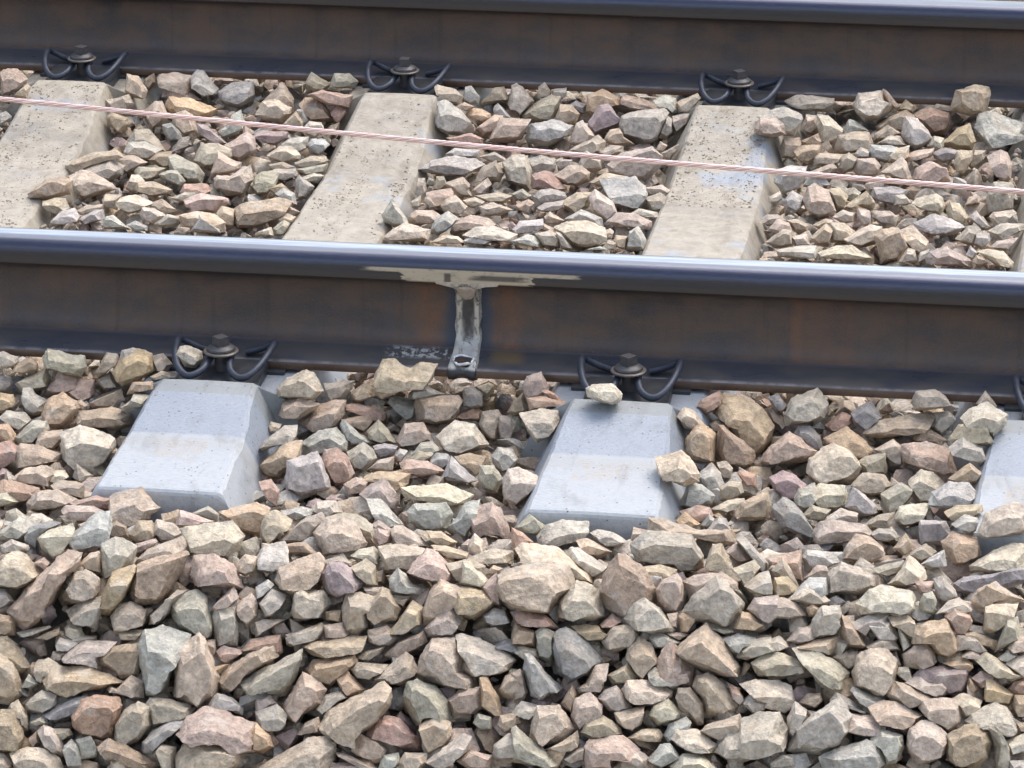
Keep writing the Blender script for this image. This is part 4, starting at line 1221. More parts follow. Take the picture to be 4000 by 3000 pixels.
p3 687,2054 705,1995 759,2009 832,2036 787,2054 723,2058
n3 755,2004 814,1977 854,2009 854,2036 832,2036
w5 712,2068 741,2058 904,2036 949,2095 940,2131 913,2181 850,2167 769,2149 723,2113
t4 859,2018 891,2004 918,2022 913,2049 873,2036
o3 859,2000 949,1973 1000,1964 1053,1986 1062,2040 1017,2090 949,2081 918,2045
p3 533,2158 538,2122 606,2104 615,2117 583,2144
t4 533,2194 579,2144 710,2095 723,2131 719,2153 633,2176 542,2203
b2 518,2280 542,2208 606,2181 719,2158 732,2172 701,2248 665,2303 619,2352 529,2361 515,2312
p4 755,2239 764,2176 836,2167 909,2203 940,2262 945,2294 886,2300 823,2285 764,2285
o3 393,2348 439,2239 520,2210 538,2221 506,2294 479,2348 434,2398 393,2393
g3 249,2325 294,2239 335,2226 389,2262 389,2312 335,2348 289,2357 253,2339
l4 260,2384 325,2343 398,2332 393,2398 375,2461 335,2443 285,2420
t3 434,2411 461,2366 511,2352 570,2384 565,2425 497,2456 452,2479
g3 588,2402 665,2330 692,2307 732,2307 669,2389 619,2434 583,2434
n3 669,2357 692,2330 769,2305 805,2330 814,2370 839,2434 827,2479 769,2488 696,2443 674,2402
b3 -14,2402 36,2407 61,2429 59,2479 18,2488 -14,2474
n4 68,2470 190,2443 199,2452 136,2479 81,2488
t3 136,2492 231,2452 235,2479 181,2500
g3 253,2456 271,2434 312,2443 335,2497 289,2506 253,2483
l3 832,2407 850,2370 913,2375 931,2447 927,2520 845,2520
p2 827,2389 913,2289 931,2334 900,2370 845,2402
p3 927,2357 981,2318 1000,2339 1008,2402 963,2452 940,2402
t4 918,2208 958,2167 1000,2176 1000,2230 958,2248 922,2230
g3 -14,2307 27,2312 54,2348 27,2370 -14,2375
t4 466,2474 479,2461 561,2461 538,2500 470,2500
t4 1018,2063 1036,2009 1081,1995 1140,2031 1104,2054 1081,2099 1045,2126 1020,2099
l4 1099,1995 1181,1979 1217,1991 1217,2009 1154,2036 1113,2013
w4 1217,1991 1240,1959 1312,1955 1335,2000 1289,2018 1244,2013
p3 1072,2126 1149,2063 1199,2018 1253,2007 1271,2036 1222,2113 1181,2117
t3 1231,2081 1271,2036 1344,2027 1389,2047 1429,2117 1420,2135 1289,2169 1262,2167
g4 1280,2022 1330,2007 1398,2009 1452,2049 1461,2077 1452,2126 1420,2099 1384,2045 1316,2031
b3 1122,2126 1190,2117 1235,2158 1181,2162 1127,2167
l5 1000,2185 1032,2135 1108,2117 1122,2144 1118,2185 1068,2239 1000,2221
t4 1077,2262 1090,2221 1149,2190 1240,2160 1262,2185 1253,2257 1217,2298 1136,2321 1095,2298
t4 1267,2190 1325,2172 1375,2199 1316,2203 1271,2217
w4 1371,2172 1407,2144 1461,2135 1484,2162 1479,2203 1434,2190
t3 1375,2217 1429,2185 1466,2212 1475,2285 1434,2289 1384,2239
u3 1260,2239 1289,2203 1335,2196 1389,2235 1420,2271 1416,2294 1353,2325 1316,2334 1271,2316
l5 1434,1950 1488,1950 1515,1977 1574,2045 1538,2058 1493,2027 1452,1991
p4 1452,2049 1479,2031 1524,2063 1529,2081 1479,2072
p3 1461,2099 1475,2063 1529,2081 1529,2117 1479,2131
l3 1592,2000 1619,1973 1660,1968 1741,1964 1769,2009 1741,2063 1719,2077 1651,2068 1606,2036
l3 1746,2063 1787,2018 1814,1968 1873,1955 1859,2018 1823,2099 1778,2086
p4 1821,2013 1827,1991 1882,1977 1922,1964 1954,1991 1986,2058 1992,2126 1940,2095 1868,2072 1841,2077
p3 1529,2072 1542,2054 1574,2054 1642,2099 1696,2144 1633,2131 1533,2122
o4 1646,2086 1669,2074 1723,2077 1782,2117 1769,2135 1705,2122
w4 1827,2131 1854,2086 1886,2113 1895,2167 1836,2172
t4 1481,2135 1556,2126 1633,2140 1696,2149 1651,2176 1601,2230 1561,2221 1497,2221
p4 1594,2235 1628,2185 1669,2144 1710,2162 1759,2217 1764,2266 1723,2275 1651,2262
t4 1687,2131 1741,2131 1827,2158 1827,2176 1759,2185 1719,2162
l4 1522,2262 1556,2221 1588,2244 1606,2275 1660,2298 1651,2330 1583,2321 1524,2294
t3 1746,2203 1836,2185 1891,2212 1882,2239 1814,2221 1796,2275 1764,2257
w3 1796,2280 1809,2194 1836,2194 1904,2262 1886,2298 1836,2294
w6 1827,2185 1859,2167 1918,2144 2000,2153 2000,2203 1927,2203
o3 1895,2244 1927,2208 1963,2221 1940,2244
t3 1651,2384 1674,2316 1719,2266 1791,2294 1764,2357 1705,2411 1656,2443
o3 1764,2357 1778,2294 1836,2296 1886,2312 1927,2348 1904,2389 1850,2420 1814,2411 1782,2389
p2 1882,2294 1940,2239 1958,2312 1958,2366 1913,2357
l3 1886,2402 1931,2375 1967,2384 1990,2429 1927,2447 1900,2434
w3 1140,2389 1154,2307 1176,2294 1203,2312 1262,2307 1289,2357 1253,2407 1194,2420 1149,2411
t3 1339,2375 1357,2321 1407,2318 1466,2334 1434,2366 1434,2447 1389,2479 1344,2465
t2 1425,2370 1493,2298 1520,2307 1565,2379 1542,2420 1452,2438 1429,2402
g3 1014,2357 1063,2303 1118,2325 1108,2357 1059,2407 1036,2411
t4 1511,2474 1556,2425 1610,2348 1651,2375 1651,2438 1570,2479
g3 1660,2456 1723,2389 1764,2361 1805,2416 1778,2465 1714,2492 1669,2488
t5 1120,2479 1253,2434 1267,2447 1244,2488 1136,2500
t4 1267,2443 1335,2434 1362,2474 1316,2500 1271,2492
p2 1439,2461 1511,2443 1552,2488 1497,2506 1443,2506
l4 1000,2294 1045,2266 1068,2285 1027,2330 1000,2343
t3 1000,2429 1027,2420 1113,2420 1059,2452 1000,2488
b3 1271,2389 1335,2384 1335,2429 1276,2420
t4 1420,2294 1488,2294 1470,2325 1429,2321
t4 1533,2325 1601,2330 1574,2370 1552,2348
n3 2016,2063 2068,2011 2129,2054 2113,2090 2068,2086
l4 2102,2095 2136,2054 2199,2034 2294,2038 2294,2086 2217,2131 2167,2136 2108,2127
r3 2000,2063 2041,2081 2081,2118 2041,2145 2000,2149
l4 2307,2081 2335,2070 2398,2081 2452,2118 2434,2140 2375,2136 2316,2104
t3 2253,2113 2294,2104 2389,2154 2335,2181 2280,2154
w4 2018,2145 2045,2122 2118,2131 2181,2140 2217,2167 2298,2231 2339,2298 2271,2271 2181,2199 2068,2199
p3 1937,2289 1950,2244 2000,2217 2113,2199 2208,2208 2244,2289 2181,2335 2149,2389 2081,2393 2000,2380 1946,2344
w4 2215,2167 2231,2140 2262,2142 2366,2212 2335,2253 2271,2203
w4 2190,2348 2253,2271 2316,2289 2344,2316 2362,2407 2316,2425 2217,2416 2181,2407
b2 2339,2307 2384,2203 2416,2167 2452,2176 2511,2222 2552,2298 2556,2353 2475,2380 2434,2414 2371,2371
w4 2461,2122 2475,2059 2529,2072 2493,2104
g3 2470,2127 2533,2079 2615,2081 2696,2090 2741,2167 2741,2203 2710,2226 2678,2235 2615,2194 2497,2190 2475,2154
t4 2538,2068 2542,2025 2601,2032 2732,2068 2850,2068 2866,2118 2814,2140 2705,2090 2588,2081
l3 2764,2068 2809,2018 2836,2027 2859,2077 2814,2086
l3 2737,2050 2769,2009 2791,2027 2764,2063
t4 2502,2217 2579,2206 2642,2226 2633,2249 2570,2280 2542,2271
t2 2755,2217 2787,2131 2823,2129 2859,2212 2904,2294 2859,2289 2814,2244
p3 2836,2154 2877,2122 2940,2176 2882,2203
l3 2877,2108 2913,2102 3000,2199 3000,2253 2949,2194
w4 2859,2222 2945,2190 2967,2217 2940,2262 2904,2294 2877,2253
p2 2565,2307 2588,2267 2642,2242 2665,2271 2669,2344 2642,2389 2597,2384 2570,2344
t3 2669,2271 2723,2244 2814,2237 2873,2276 2877,2312 2769,2289 2696,2335
g2 2669,2389 2705,2335 2796,2258 2836,2280 2900,2357 2891,2416 2854,2445 2769,2429 2696,2416
w3 2439,2416 2479,2357 2515,2339 2574,2375 2633,2457 2628,2470 2542,2479 2470,2457
r4 2000,2393 2054,2384 2127,2400 2181,2452 2172,2457 2063,2448 2014,2429
b2 2000,2479 2014,2434 2090,2466 2090,2529 2045,2524 2000,2511
l3 2093,2470 2122,2450 2167,2470 2163,2550 2149,2588 2099,2561
o4 2237,2448 2289,2441 2335,2445 2371,2479 2353,2502 2289,2497
t3 2353,2506 2398,2448 2470,2439 2493,2493 2457,2524 2398,2550 2371,2538
o3 2651,2407 2669,2393 2714,2402 2719,2425 2683,2470 2656,2466
t4 2606,2398 2646,2393 2646,2457 2619,2434
r4 2344,2439 2393,2398 2429,2425 2384,2457
o3 2868,2452 2900,2389 2940,2402 2990,2457 2949,2466
w4 2769,2434 2805,2439 2882,2470 2827,2479
l3 2533,2488 2579,2470 2665,2511 2601,2533 2552,2529
p4 2606,2475 2660,2470 2692,2479 2651,2502
w4 2909,2289 2963,2240 3000,2231 3022,2316 2986,2325 2931,2312
p3 2922,2380 2949,2339 3040,2325 3053,2384 3000,2443 2967,2420
t3 3289,2186 3312,2122 3344,2086 3398,2100 3448,2140 3452,2163 3384,2208 3325,2199
l3 3136,2172 3154,2149 3253,2158 3276,2195 3217,2222 3149,2231
n3 3552,2168 3588,2140 3615,2125 3656,2154 3588,2195
t3 3491,2140 3538,2084 3565,2122 3565,2149 3529,2168
o4 3680,2118 3723,2077 3814,2100 3827,2168 3787,2181 3759,2208 3714,2199 3696,2163
l3 3597,2204 3642,2172 3687,2149 3696,2208 3633,2226
w5 3791,2208 3882,2149 3954,2125 4022,2131 4022,2199 3904,2235 3836,2240 3796,2231
d3 3730,2276 3769,2253 3895,2240 3976,2217 4022,2222 4022,2267 3904,2308 3859,2321 3791,2321 3741,2308
r3 3000,2181 3090,2158 3131,2145 3136,2267 3104,2244 3059,2186 3009,2204
g3 3014,2231 3054,2181 3090,2222 3118,2290 3081,2267 3027,2253
o3 3014,2303 3027,2258 3077,2253 3118,2299 3090,2321 3027,2335
l4 3081,2335 3163,2258 3226,2258 3231,2321 3190,2357
w4 3077,2344 3149,2285 3190,2303 3240,2344 3226,2362 3181,2366
g3 3231,2312 3240,2240 3289,2199 3353,2217 3407,2249 3414,2290 3353,2321 3271,2317
t3 3140,2262 3194,2208 3226,2213 3244,2253 3231,2267
n4 3407,2222 3461,2204 3529,2190 3515,2240 3452,2249
w3 3470,2281 3524,2222 3552,2172 3615,2226 3619,2258 3529,2294
w5 3348,2357 3398,2303 3448,2290 3556,2312 3570,2339 3570,2380 3552,2398 3470,2394 3362,2403 3348,2380
r4 3574,2272 3651,2272 3656,2290 3624,2312 3592,2317
n2 3592,2357 3606,2321 3642,2312 3660,2348 3646,2398 3597,2389
g4 3646,2262 3678,2251 3732,2303 3737,2330 3692,2357 3660,2330
w4 3656,2398 3705,2348 3746,2335 3796,2380 3778,2394 3705,2394
r3 3692,2407 3723,2375 3787,2398 3796,2421 3769,2479 3728,2484
t2 3800,2344 3827,2303 3891,2276 3940,2308 3995,2344 3949,2357 3873,2357 3836,2394 3809,2375
w3 3843,2466 3850,2371 3886,2362 3972,2362 3967,2380 3900,2457 3868,2475
o3 3570,2470 3624,2430 3696,2421 3741,2529 3705,2570 3660,2556 3610,2502 3561,2516
p3 3529,2556 3570,2525 3615,2502 3651,2543 3656,2583 3601,2615 3538,2606
t3 3470,2412 3542,2403 3570,2425 3565,2502 3533,2479 3497,2439
n3 3506,2443 3520,2448 3561,2520 3529,2543 3515,2502
w3 3393,2434 3479,2430 3511,2489 3497,2507 3434,2498 3416,2475
g2 3167,2484 3176,2421 3212,2371 3280,2369 3289,2421 3298,2457 3271,2479 3194,2493
g4 3072,2502 3118,2452 3172,2448 3190,2489 3118,2516
t4 3095,2529 3181,2502 3276,2482 3278,2516 3249,2561 3181,2547
b3 3280,2457 3289,2403 3325,2425 3380,2520 3371,2534 3307,2525
t3 3384,2525 3452,2489 3488,2493 3515,2538 3425,2543
w4 3000,2502 3045,2484 3086,2525 3045,2543 3000,2538
t4 3000,2348 3054,2335 3108,2353 3149,2403 3090,2412 3000,2412
o3 3149,2375 3172,2357 3208,2380 3194,2407 3158,2407
l4 3325,2434 3407,2398 3470,2398 3470,2430 3402,2434 3362,2484
g3 3723,2547 3741,2484 3796,2484 3854,2543 3841,2552 3769,2538
o2 3769,2475 3809,2470 3895,2502 3882,2538 3836,2520
g2 3886,2547 3936,2416 3976,2412 3986,2475 3940,2520
t3 3936,2529 3967,2486 4017,2484 4017,2547 3949,2552
l3 3900,2570 3945,2534 3976,2561 3931,2588
b4 -18,2512 27,2508 72,2530 118,2607 81,2634 54,2589 -18,2562
t3 -27,2576 0,2555 59,2594 81,2657 81,2711 41,2747 -27,2734
t4 -18,2485 27,2485 68,2517 27,2512 -18,2508
l4 224,2508 235,2492 307,2508 271,2548 222,2548
g3 246,2571 280,2535 335,2503 452,2508 443,2526 398,2548 389,2607 316,2594 253,2580
b2 389,2571 434,2530 538,2517 538,2634 475,2652 429,2612 393,2598
g3 199,2576 208,2544 267,2548 244,2580
t4 145,2580 190,2571 244,2603 217,2612 176,2621 167,2671 149,2643
o4 167,2652 203,2607 280,2607 353,2612 416,2634 475,2662 398,2684 298,2707 240,2716 190,2693
l4 542,2517 570,2467 633,2449 741,2483 705,2526 683,2558 651,2684 606,2711 563,2720 561,2634 538,2571
t3 683,2675 696,2526 741,2503 778,2476 805,2503 832,2585 852,2648 841,2734 787,2765 723,2738 683,2711
t3 791,2499 841,2499 845,2535 832,2576 809,2530
l3 86,2680 113,2634 149,2671 118,2693
n3 102,2752 122,2729 163,2698 222,2711 217,2752 167,2784 108,2779
d3 176,2793 226,2752 335,2711 348,2729 289,2788 217,2815
r2 285,2797 325,2734 366,2720 461,2729 475,2756 452,2847 443,2874 398,2888 316,2860 294,2838
t3 420,2693 434,2680 457,2689 511,2639 556,2666 561,2725 524,2729 466,2711
g2 452,2833 488,2775 538,2743 583,2761 592,2833 542,2888 479,2915 448,2906
n2 574,2756 588,2725 669,2734 741,2756 741,2797 651,2815 601,2838
l2 814,2756 850,2707 904,2725 949,2765 945,2793 886,2770
p4 696,2860 741,2802 805,2768 886,2779 995,2829 1022,2883 1013,2933 940,2942 900,2897 814,2869 732,2897
l3 561,2897 601,2851 678,2806 741,2806 705,2842 628,2883 592,2951 561,2937
g2 613,2937 633,2910 687,2919 687,3010 633,3010
t3 687,2964 719,2910 782,2874 882,2901 931,2937 936,2982 882,3028 696,3028
b3 -27,2793 14,2775 59,2779 81,2829 95,2874 81,2928 27,2942 -27,2928
w4 45,2942 108,2919 172,2928 226,2960 244,3001 136,3019 63,2996
w3 145,2860 172,2833 208,2847 244,2901 258,2946 226,2955 172,2906
b3 113,2883 145,2856 158,2901 127,2919
l3 251,2915 280,2888 307,2919 321,3000 271,3000
l2 298,2892 353,2874 380,2924 375,2955 316,2964
b3 389,2919 429,2888 497,2915 606,2978 588,3000 524,3000 452,2951 407,2951
w3 434,2973 466,2951 493,2978 506,3010 439,3010
g3 203,2847 271,2847 285,2869 235,2897
w3 41,2752 72,2734 108,2797 108,2847 90,2833 77,2784
p3 845,2544 873,2524 954,2544 886,2594 854,2576
t3 854,2652 886,2607 963,2558 1040,2526 1076,2521 1080,2567 995,2616 877,2702 854,2680
r3 949,2539 986,2499 1040,2485 1094,2481 1103,2548 1080,2562 1040,2521
t4 -18,2937 18,2946 45,2982 36,3019 -18,3019
n3 122,2820 158,2802 181,2820 145,2838
g3 1120,2490 1140,2472 1226,2445 1262,2440 1267,2463 1244,2494 1140,2526 1122,2517
t4 1190,2526 1222,2508 1335,2490 1429,2483 1420,2512 1384,2539 1280,2571 1226,2558
p2 1439,2481 1520,2458 1552,2494 1524,2521 1479,2526 1443,2508
g3 946,2666 1000,2630 1099,2580 1176,2539 1172,2585 1145,2657 1113,2716 1068,2720 973,2707
n4 1391,2571 1429,2544 1506,2521 1484,2553 1434,2580
p2 1506,2558 1552,2512 1651,2467 1665,2508 1597,2553 1538,2576
b3 1199,2612 1231,2580 1380,2560 1389,2585 1362,2612 1289,2680 1244,2657 1203,2634
t2 1111,2756 1158,2675 1181,2628 1231,2657 1271,2693 1253,2747 1217,2775 1140,2815 1113,2793
l3 1231,2765 1271,2716 1335,2700 1353,2725 1294,2756 1253,2788
o3 1310,2643 1357,2621 1384,2652 1425,2693 1362,2720 1335,2689
t4 1368,2612 1393,2587 1511,2598 1466,2634 1457,2657 1393,2648
g3 1463,2652 1520,2603 1583,2548 1610,2567 1633,2616 1570,2675 1529,2671
p3 1633,2634 1651,2558 1692,2499 1782,2499 1814,2558 1805,2621 1854,2643 1868,2684 1741,2684 1687,2662
w4 1787,2485 1814,2481 1909,2512 1976,2544 2008,2576 1990,2612 1940,2630 1882,2648 1836,2639 1805,2616 1800,2558
t3 1246,2833 1289,2775 1398,2716 1493,2671 1524,2693 1515,2756 1488,2802 1439,2847 1398,2874 1371,2928 1316,2892 1253,2851
t4 1163,2869 1194,2824 1244,2802 1253,2847 1262,2865 1190,2865
r2 1434,2869 1466,2824 1502,2797 1561,2806 1601,2856 1637,2883 1633,2928 1570,2924 1515,2897
n2 1579,2720 1597,2671 1633,2655 1696,2684 1746,2738 1764,2797 1759,2829 1705,2793 1642,2820 1628,2833 1588,2756
t2 1642,2829 1705,2797 1759,2824 1764,2874 1741,2910 1674,2946 1651,2910
p3 1750,2734 1796,2698 1877,2684 1882,2765 1850,2788 1769,2793
o3 1875,2707 1877,2652 1904,2652 1949,2720 1963,2788 1931,2793 1877,2756
t3 1949,2693 1976,2643 2035,2621 2053,2675 2000,2729 1967,2720
p3 1000,2720 1054,2716 1081,2747 1036,2765 1000,2779
g4 1000,2784 1081,2752 1122,2793 1104,2847 1045,2860 1009,2829
t4 1018,3000 1108,2942 1199,2883 1271,2883 1307,2910 1298,2964 1280,3028 1036,3037
o3 973,2874 1000,2824 1054,2874 1068,2915 1027,2942 982,2933
t2 1375,2933 1407,2874 1452,2883 1506,2928 1493,2973 1457,2982 1407,2955
w4 1665,2973 1741,2915 1809,2869 1836,2883 1827,2928 1778,2964 1764,3000 1705,3000
t3 1556,2978 1583,2942 1665,2942 1665,2978 1633,3010 1565,3005
l3 1479,3000 1497,2951 1556,2942 1561,2973 1524,3010
t3 1787,2973 1841,2933 1918,2951 1913,3000 1836,3005
n2 1850,2824 1868,2788 1918,2802 1918,2847 1877,2851
p4 1289,3000 1325,2978 1389,2982 1398,3010
t3 1312,2937 1344,2942 1475,3000 1407,3000
l3 1927,2964 1931,2910 1986,2869 2031,2874 2035,2946 1958,2964
t3 1945,2829 1954,2797 2022,2784 2031,2824 1972,2860
d4 1931,2521 1976,2494 2013,2499 2040,2530 2000,2548
d3 2165,2530 2167,2481 2212,2454 2271,2485 2335,2548 2346,2580 2316,2621 2222,2662 2181,2621
l2 2047,2621 2050,2558 2072,2555 2127,2621 2194,2684 2145,2707 2108,2734 2072,2711
p2 2000,2634 2032,2616 2059,2702 2045,2738 2000,2747
t4 2244,2693 2289,2666 2325,2598 2375,2594 2357,2634 2353,2684 2280,2702 2258,2711
t3 2445,2567 2452,2526 2497,2492 2547,2521 2561,2562 2542,2607 2502,2657 2475,2621
p5 2563,2589 2597,2530 2624,2508 2660,2539 2656,2567 2714,2607 2705,2689 2651,2671 2583,2630
t3 2642,2548 2701,2485 2759,2435 2823,2508 2882,2598 2877,2630 2796,2634 2719,2603 2669,2571
l3 2533,2621 2561,2607 2597,2648 2651,2693 2628,2698 2556,2662
w4 2432,2693 2452,2657 2542,2657 2624,2698 2619,2720 2552,2756 2475,2747 2443,2720
t3 2375,2639 2407,2621 2452,2594 2488,2648 2452,2666 2398,2675
t2 2710,2684 2723,2648 2769,2632 2823,2675 2882,2752 2868,2775 2764,2797 2741,2729
g2 2642,2729 2651,2693 2696,2691 2746,2747 2746,2824 2723,2833 2692,2797 2656,2775
g3 2335,2729 2362,2698 2407,2680 2470,2765 2434,2775 2375,2775
p3 2231,2793 2244,2734 2307,2707 2348,2752 2325,2797 2289,2829 2267,2856 2240,2820
b3 2190,2747 2235,2675 2253,2711 2235,2784
w3 2536,2793 2556,2756 2610,2729 2660,2784 2651,2806 2570,2833
t3 2402,2784 2466,2770 2515,2761 2502,2829 2466,2856 2434,2838 2411,2820
t3 2271,2860 2289,2824 2357,2797 2416,2838 2425,2865 2348,2883 2316,2892
t2 2072,2860 2099,2761 2181,2761 2208,2793 2240,2847 2203,2892 2113,2919 2081,2910
w4 2000,2784 2036,2738 2099,2756 2072,2811 2036,2797
n4 2000,2847 2018,2838 2059,2874 2136,2933 2181,2982 2149,2996 2081,2982 2000,2969
t3 2136,2928 2217,2883 2253,2856 2262,2897 2235,2933 2181,2942
t4 2452,2883 2511,2847 2570,2847 2588,2874 2579,2897 2497,2897
l3 2592,2869 2615,2829 2678,2802 2696,2824 2678,2851 2628,2856 2610,2897
w5 2619,2883 2642,2851 2723,2849 2796,2910 2787,2937 2723,2937 2642,2906
t3 2732,2856 2769,2829 2886,2793 2900,2820 2859,2865 2814,2892
w5 2796,2933 2836,2874 2886,2847 2895,2811 2963,2788 3040,2784 3067,2847 3067,2897 3000,2937 2940,2964 2886,2973 2845,2960
p4 2285,2919 2307,2892 2429,2874 2493,2928 2407,2928 2362,2946 2389,2996 2289,3000
w4 2357,2946 2411,2928 2497,2933 2533,2960 2524,2992 2452,2969
w4 2619,2992 2669,2946 2741,2951 2796,3000 2723,3023
l3 2533,2969 2579,2910 2615,2906 2651,2951 2615,2973 2583,3000
r4 2841,2666 2886,2693 2904,2720 2886,2752 2859,2720
l4 2900,2747 2931,2711 2995,2707 2995,2756 2940,2784
l4 2823,2494 2882,2474 2949,2490 2895,2517 2886,2553 2850,2544
w4 2886,2535 2931,2499 3008,2490 3040,2530 2972,2558 2918,2576 2882,2567
g3 2000,2539 2036,2521 2099,2539 2104,2571 2045,2576
t3 2203,2964 2253,2928 2289,2919 2280,2969 2226,2982
n4 2937,2589 3000,2548 3036,2546 3108,2571 3149,2612 3113,2630 3054,2643 2964,2639
w5 3102,2539 3131,2530 3199,2548 3280,2589 3316,2625 3307,2643 3316,2675 3262,2689 3208,2684 3190,2657 3158,2612
p3 3253,2567 3298,2548 3348,2544 3357,2589 3316,2612 3280,2589
w3 3332,2621 3353,2558 3398,2539 3457,2535 3502,2580 3493,2666 3443,2720 3389,2702 3339,2680
w3 3497,2630 3511,2607 3547,2605 3561,2639 3538,2666
u3 3565,2648 3606,2612 3678,2605 3769,2607 3782,2630 3764,2698 3705,2711 3633,2671
w4 3542,2666 3579,2643 3674,2643 3705,2671 3696,2711 3656,2725 3610,2698
p4 3457,2702 3497,2662 3561,2684 3651,2725 3601,2752 3552,2765 3479,2734
l4 3325,2698 3335,2684 3371,2698 3452,2729 3398,2756 3398,2775 3353,2738
w4 2896,2675 2955,2657 3045,2662 3086,2680 3102,2738 3059,2784 2982,2756 2973,2711 2932,2693
t3 3122,2743 3154,2711 3203,2707 3212,2738 3181,2765
w3 3075,2865 3077,2802 3104,2743 3149,2775 3131,2820 3090,2874
w4 3131,2784 3158,2775 3185,2779 3136,2815
g3 3244,2738 3271,2707 3325,2734 3384,2784 3389,2793 3316,2770
g2 3086,2928 3113,2842 3190,2779 3280,2725 3325,2797 3316,2847 3271,2910 3203,2946 3118,2942
w5 3294,2847 3325,2788 3452,2802 3466,2815 3443,2851 3384,2879 3316,2860
t4 3396,2765 3452,2738 3497,2743 3601,2793 3561,2833 3533,2869 3475,2815 3407,2788
t3 3592,2765 3601,2734 3723,2729 3755,2738 3759,2820 3701,2865 3651,2815 3606,2784
w4 3723,2729 3764,2707 3832,2738 3809,2775 3764,2802
w5 3773,2815 3796,2788 3886,2747 3931,2765 3976,2842 3972,2860 3922,2869 3859,2833 3787,2833
w3 3542,2906 3556,2847 3601,2815 3642,2820 3701,2874 3687,2937 3633,2973 3583,2982 3552,2937
b3 3696,2928 3705,2874 3769,2838 3814,2829 3863,2856 3873,2897 3859,2964 3814,3000 3732,2982 3705,2960
g2 3863,2847 3877,2829 3922,2883 3949,2960 3945,3016 3891,3016 3886,2919
l3 3945,2973 4000,2971 4022,3001 3995,3028 3945,3023
w4 3931,2892 4008,2865 4022,2928 3949,2946
l4 3208,2955 3289,2919 3384,2892 3420,2901 3448,2951 3448,2982 3389,3010 3226,3010
l2 3402,2888 3443,2847 3520,2874 3529,2919 3497,2978 3457,2982 3434,2910
w3 2973,2847 3000,2784 3032,2788 3059,2847 3072,2897 3045,2919 2982,2919
g2 3009,2973 3054,2951 3095,2960 3108,3000 3014,3000
o3 3845,2729 3854,2657 3886,2662 3958,2711 3940,2756 3886,2738
r3 3940,2693 3963,2662 4017,2652 4017,2711 3963,2711
b3 3954,2756 3963,2716 4017,2720 4017,2811 3972,2793
p4 3796,2648 3832,2621 3886,2634 3868,2675 3832,2689
o3 3778,2684 3787,2648 3823,2689 3805,2711
w5 3809,2576 3854,2548 3931,2594 4000,2643 3949,2662 3886,2634
p4 3755,2558 3805,2530 3845,2558 3814,2580
o4 3683,2589 3764,2567 3796,2589 3787,2621 3723,2607
w4 3931,2594 3963,2567 4022,2553 4022,2634 3995,2648
t4 3972,2824 4022,2820 4022,2860 3981,2856
"""
def parse():
    out = []
    for ln in STONES.strip().splitlines():
        a = ln.split()
        out.append((a[0][0], int(a[0][1]), [tuple(map(float, s.split(','))) for s in a[1:]]))
    return out
def area(P):
    P = np.array(P)
    return 0.5 * abs(np.sum(P[:, 0] * np.roll(P[:, 1], -1) - np.roll(P[:, 0], -1) * P[:, 1]))
specs = parse()

def place(poly):
    P = np.array(poly)
    c = P.mean(0)
    y1 = P[:, 1].max(); h = y1 - P[:, 1].min()
    size_m = math.sqrt(h * (P[:, 0].max() - P[:, 0].min())) * 5.8 / F_PX
    t = hit_depth(c[0], c[1] + 0.12 * h, surf) or 6.0
    # keep clear of the rails: stones lie on the camera side of each foot
    p = CAM + ray(c[0], c[1]) * t
    d = ray(c[0], c[1])
    if c[1] < 1040:
        lim = GAUGE - 0.078 - 0.55 * size_m
        if p[1] > lim: t = (lim - CAM[1]) / d[1]
        lim = 0.10 + 0.5 * size_m
        if p[1] < lim: t = (lim - CAM[1]) / d[1]
    elif p[1] > -0.082 - 0.55 * size_m:
        t = (-0.082 - 0.55 * size_m - CAM[1]) / d[1]
    # stones lying over a sleeper come to rest on the concrete
    ts = []
    for q in [c] + list(P):
        qq = c + (q - c) * 0.8
        s = hit_depth(qq[0], qq[1], sleeper_top)
        if s is not None: ts.append(s)
    if ts and min(ts) - 0.25 * size_m < t:
        t = min(ts) - 0.30 * size_m
    return t

CAUGHT, LOOSE = None, None
placed = []
for i, (code, tt, poly) in enumerate(specs):
    placed.append([code, tt, poly, place(poly), area(poly), i])
# the stone caught in the clip and the one on the sleeper beside the other clip
def near_px(px, py):
    return min(placed, key=lambda s: np.hypot(*(np.array(s[2]).mean(0) - (px, py))))
caught = near_px(742, 1392); caught[3] = ((-0.112) - CAM[1]) / ray(742, 1392)[1]
loose = near_px(2360, 1540); loose[3] = ((-0.205) - CAM[1]) / ray(2360, 1540)[1]
order = sorted(placed, key=lambda s: -s[4])
keep = set(s[5] for s in order[:298]) | {caught[5], loose[5]}

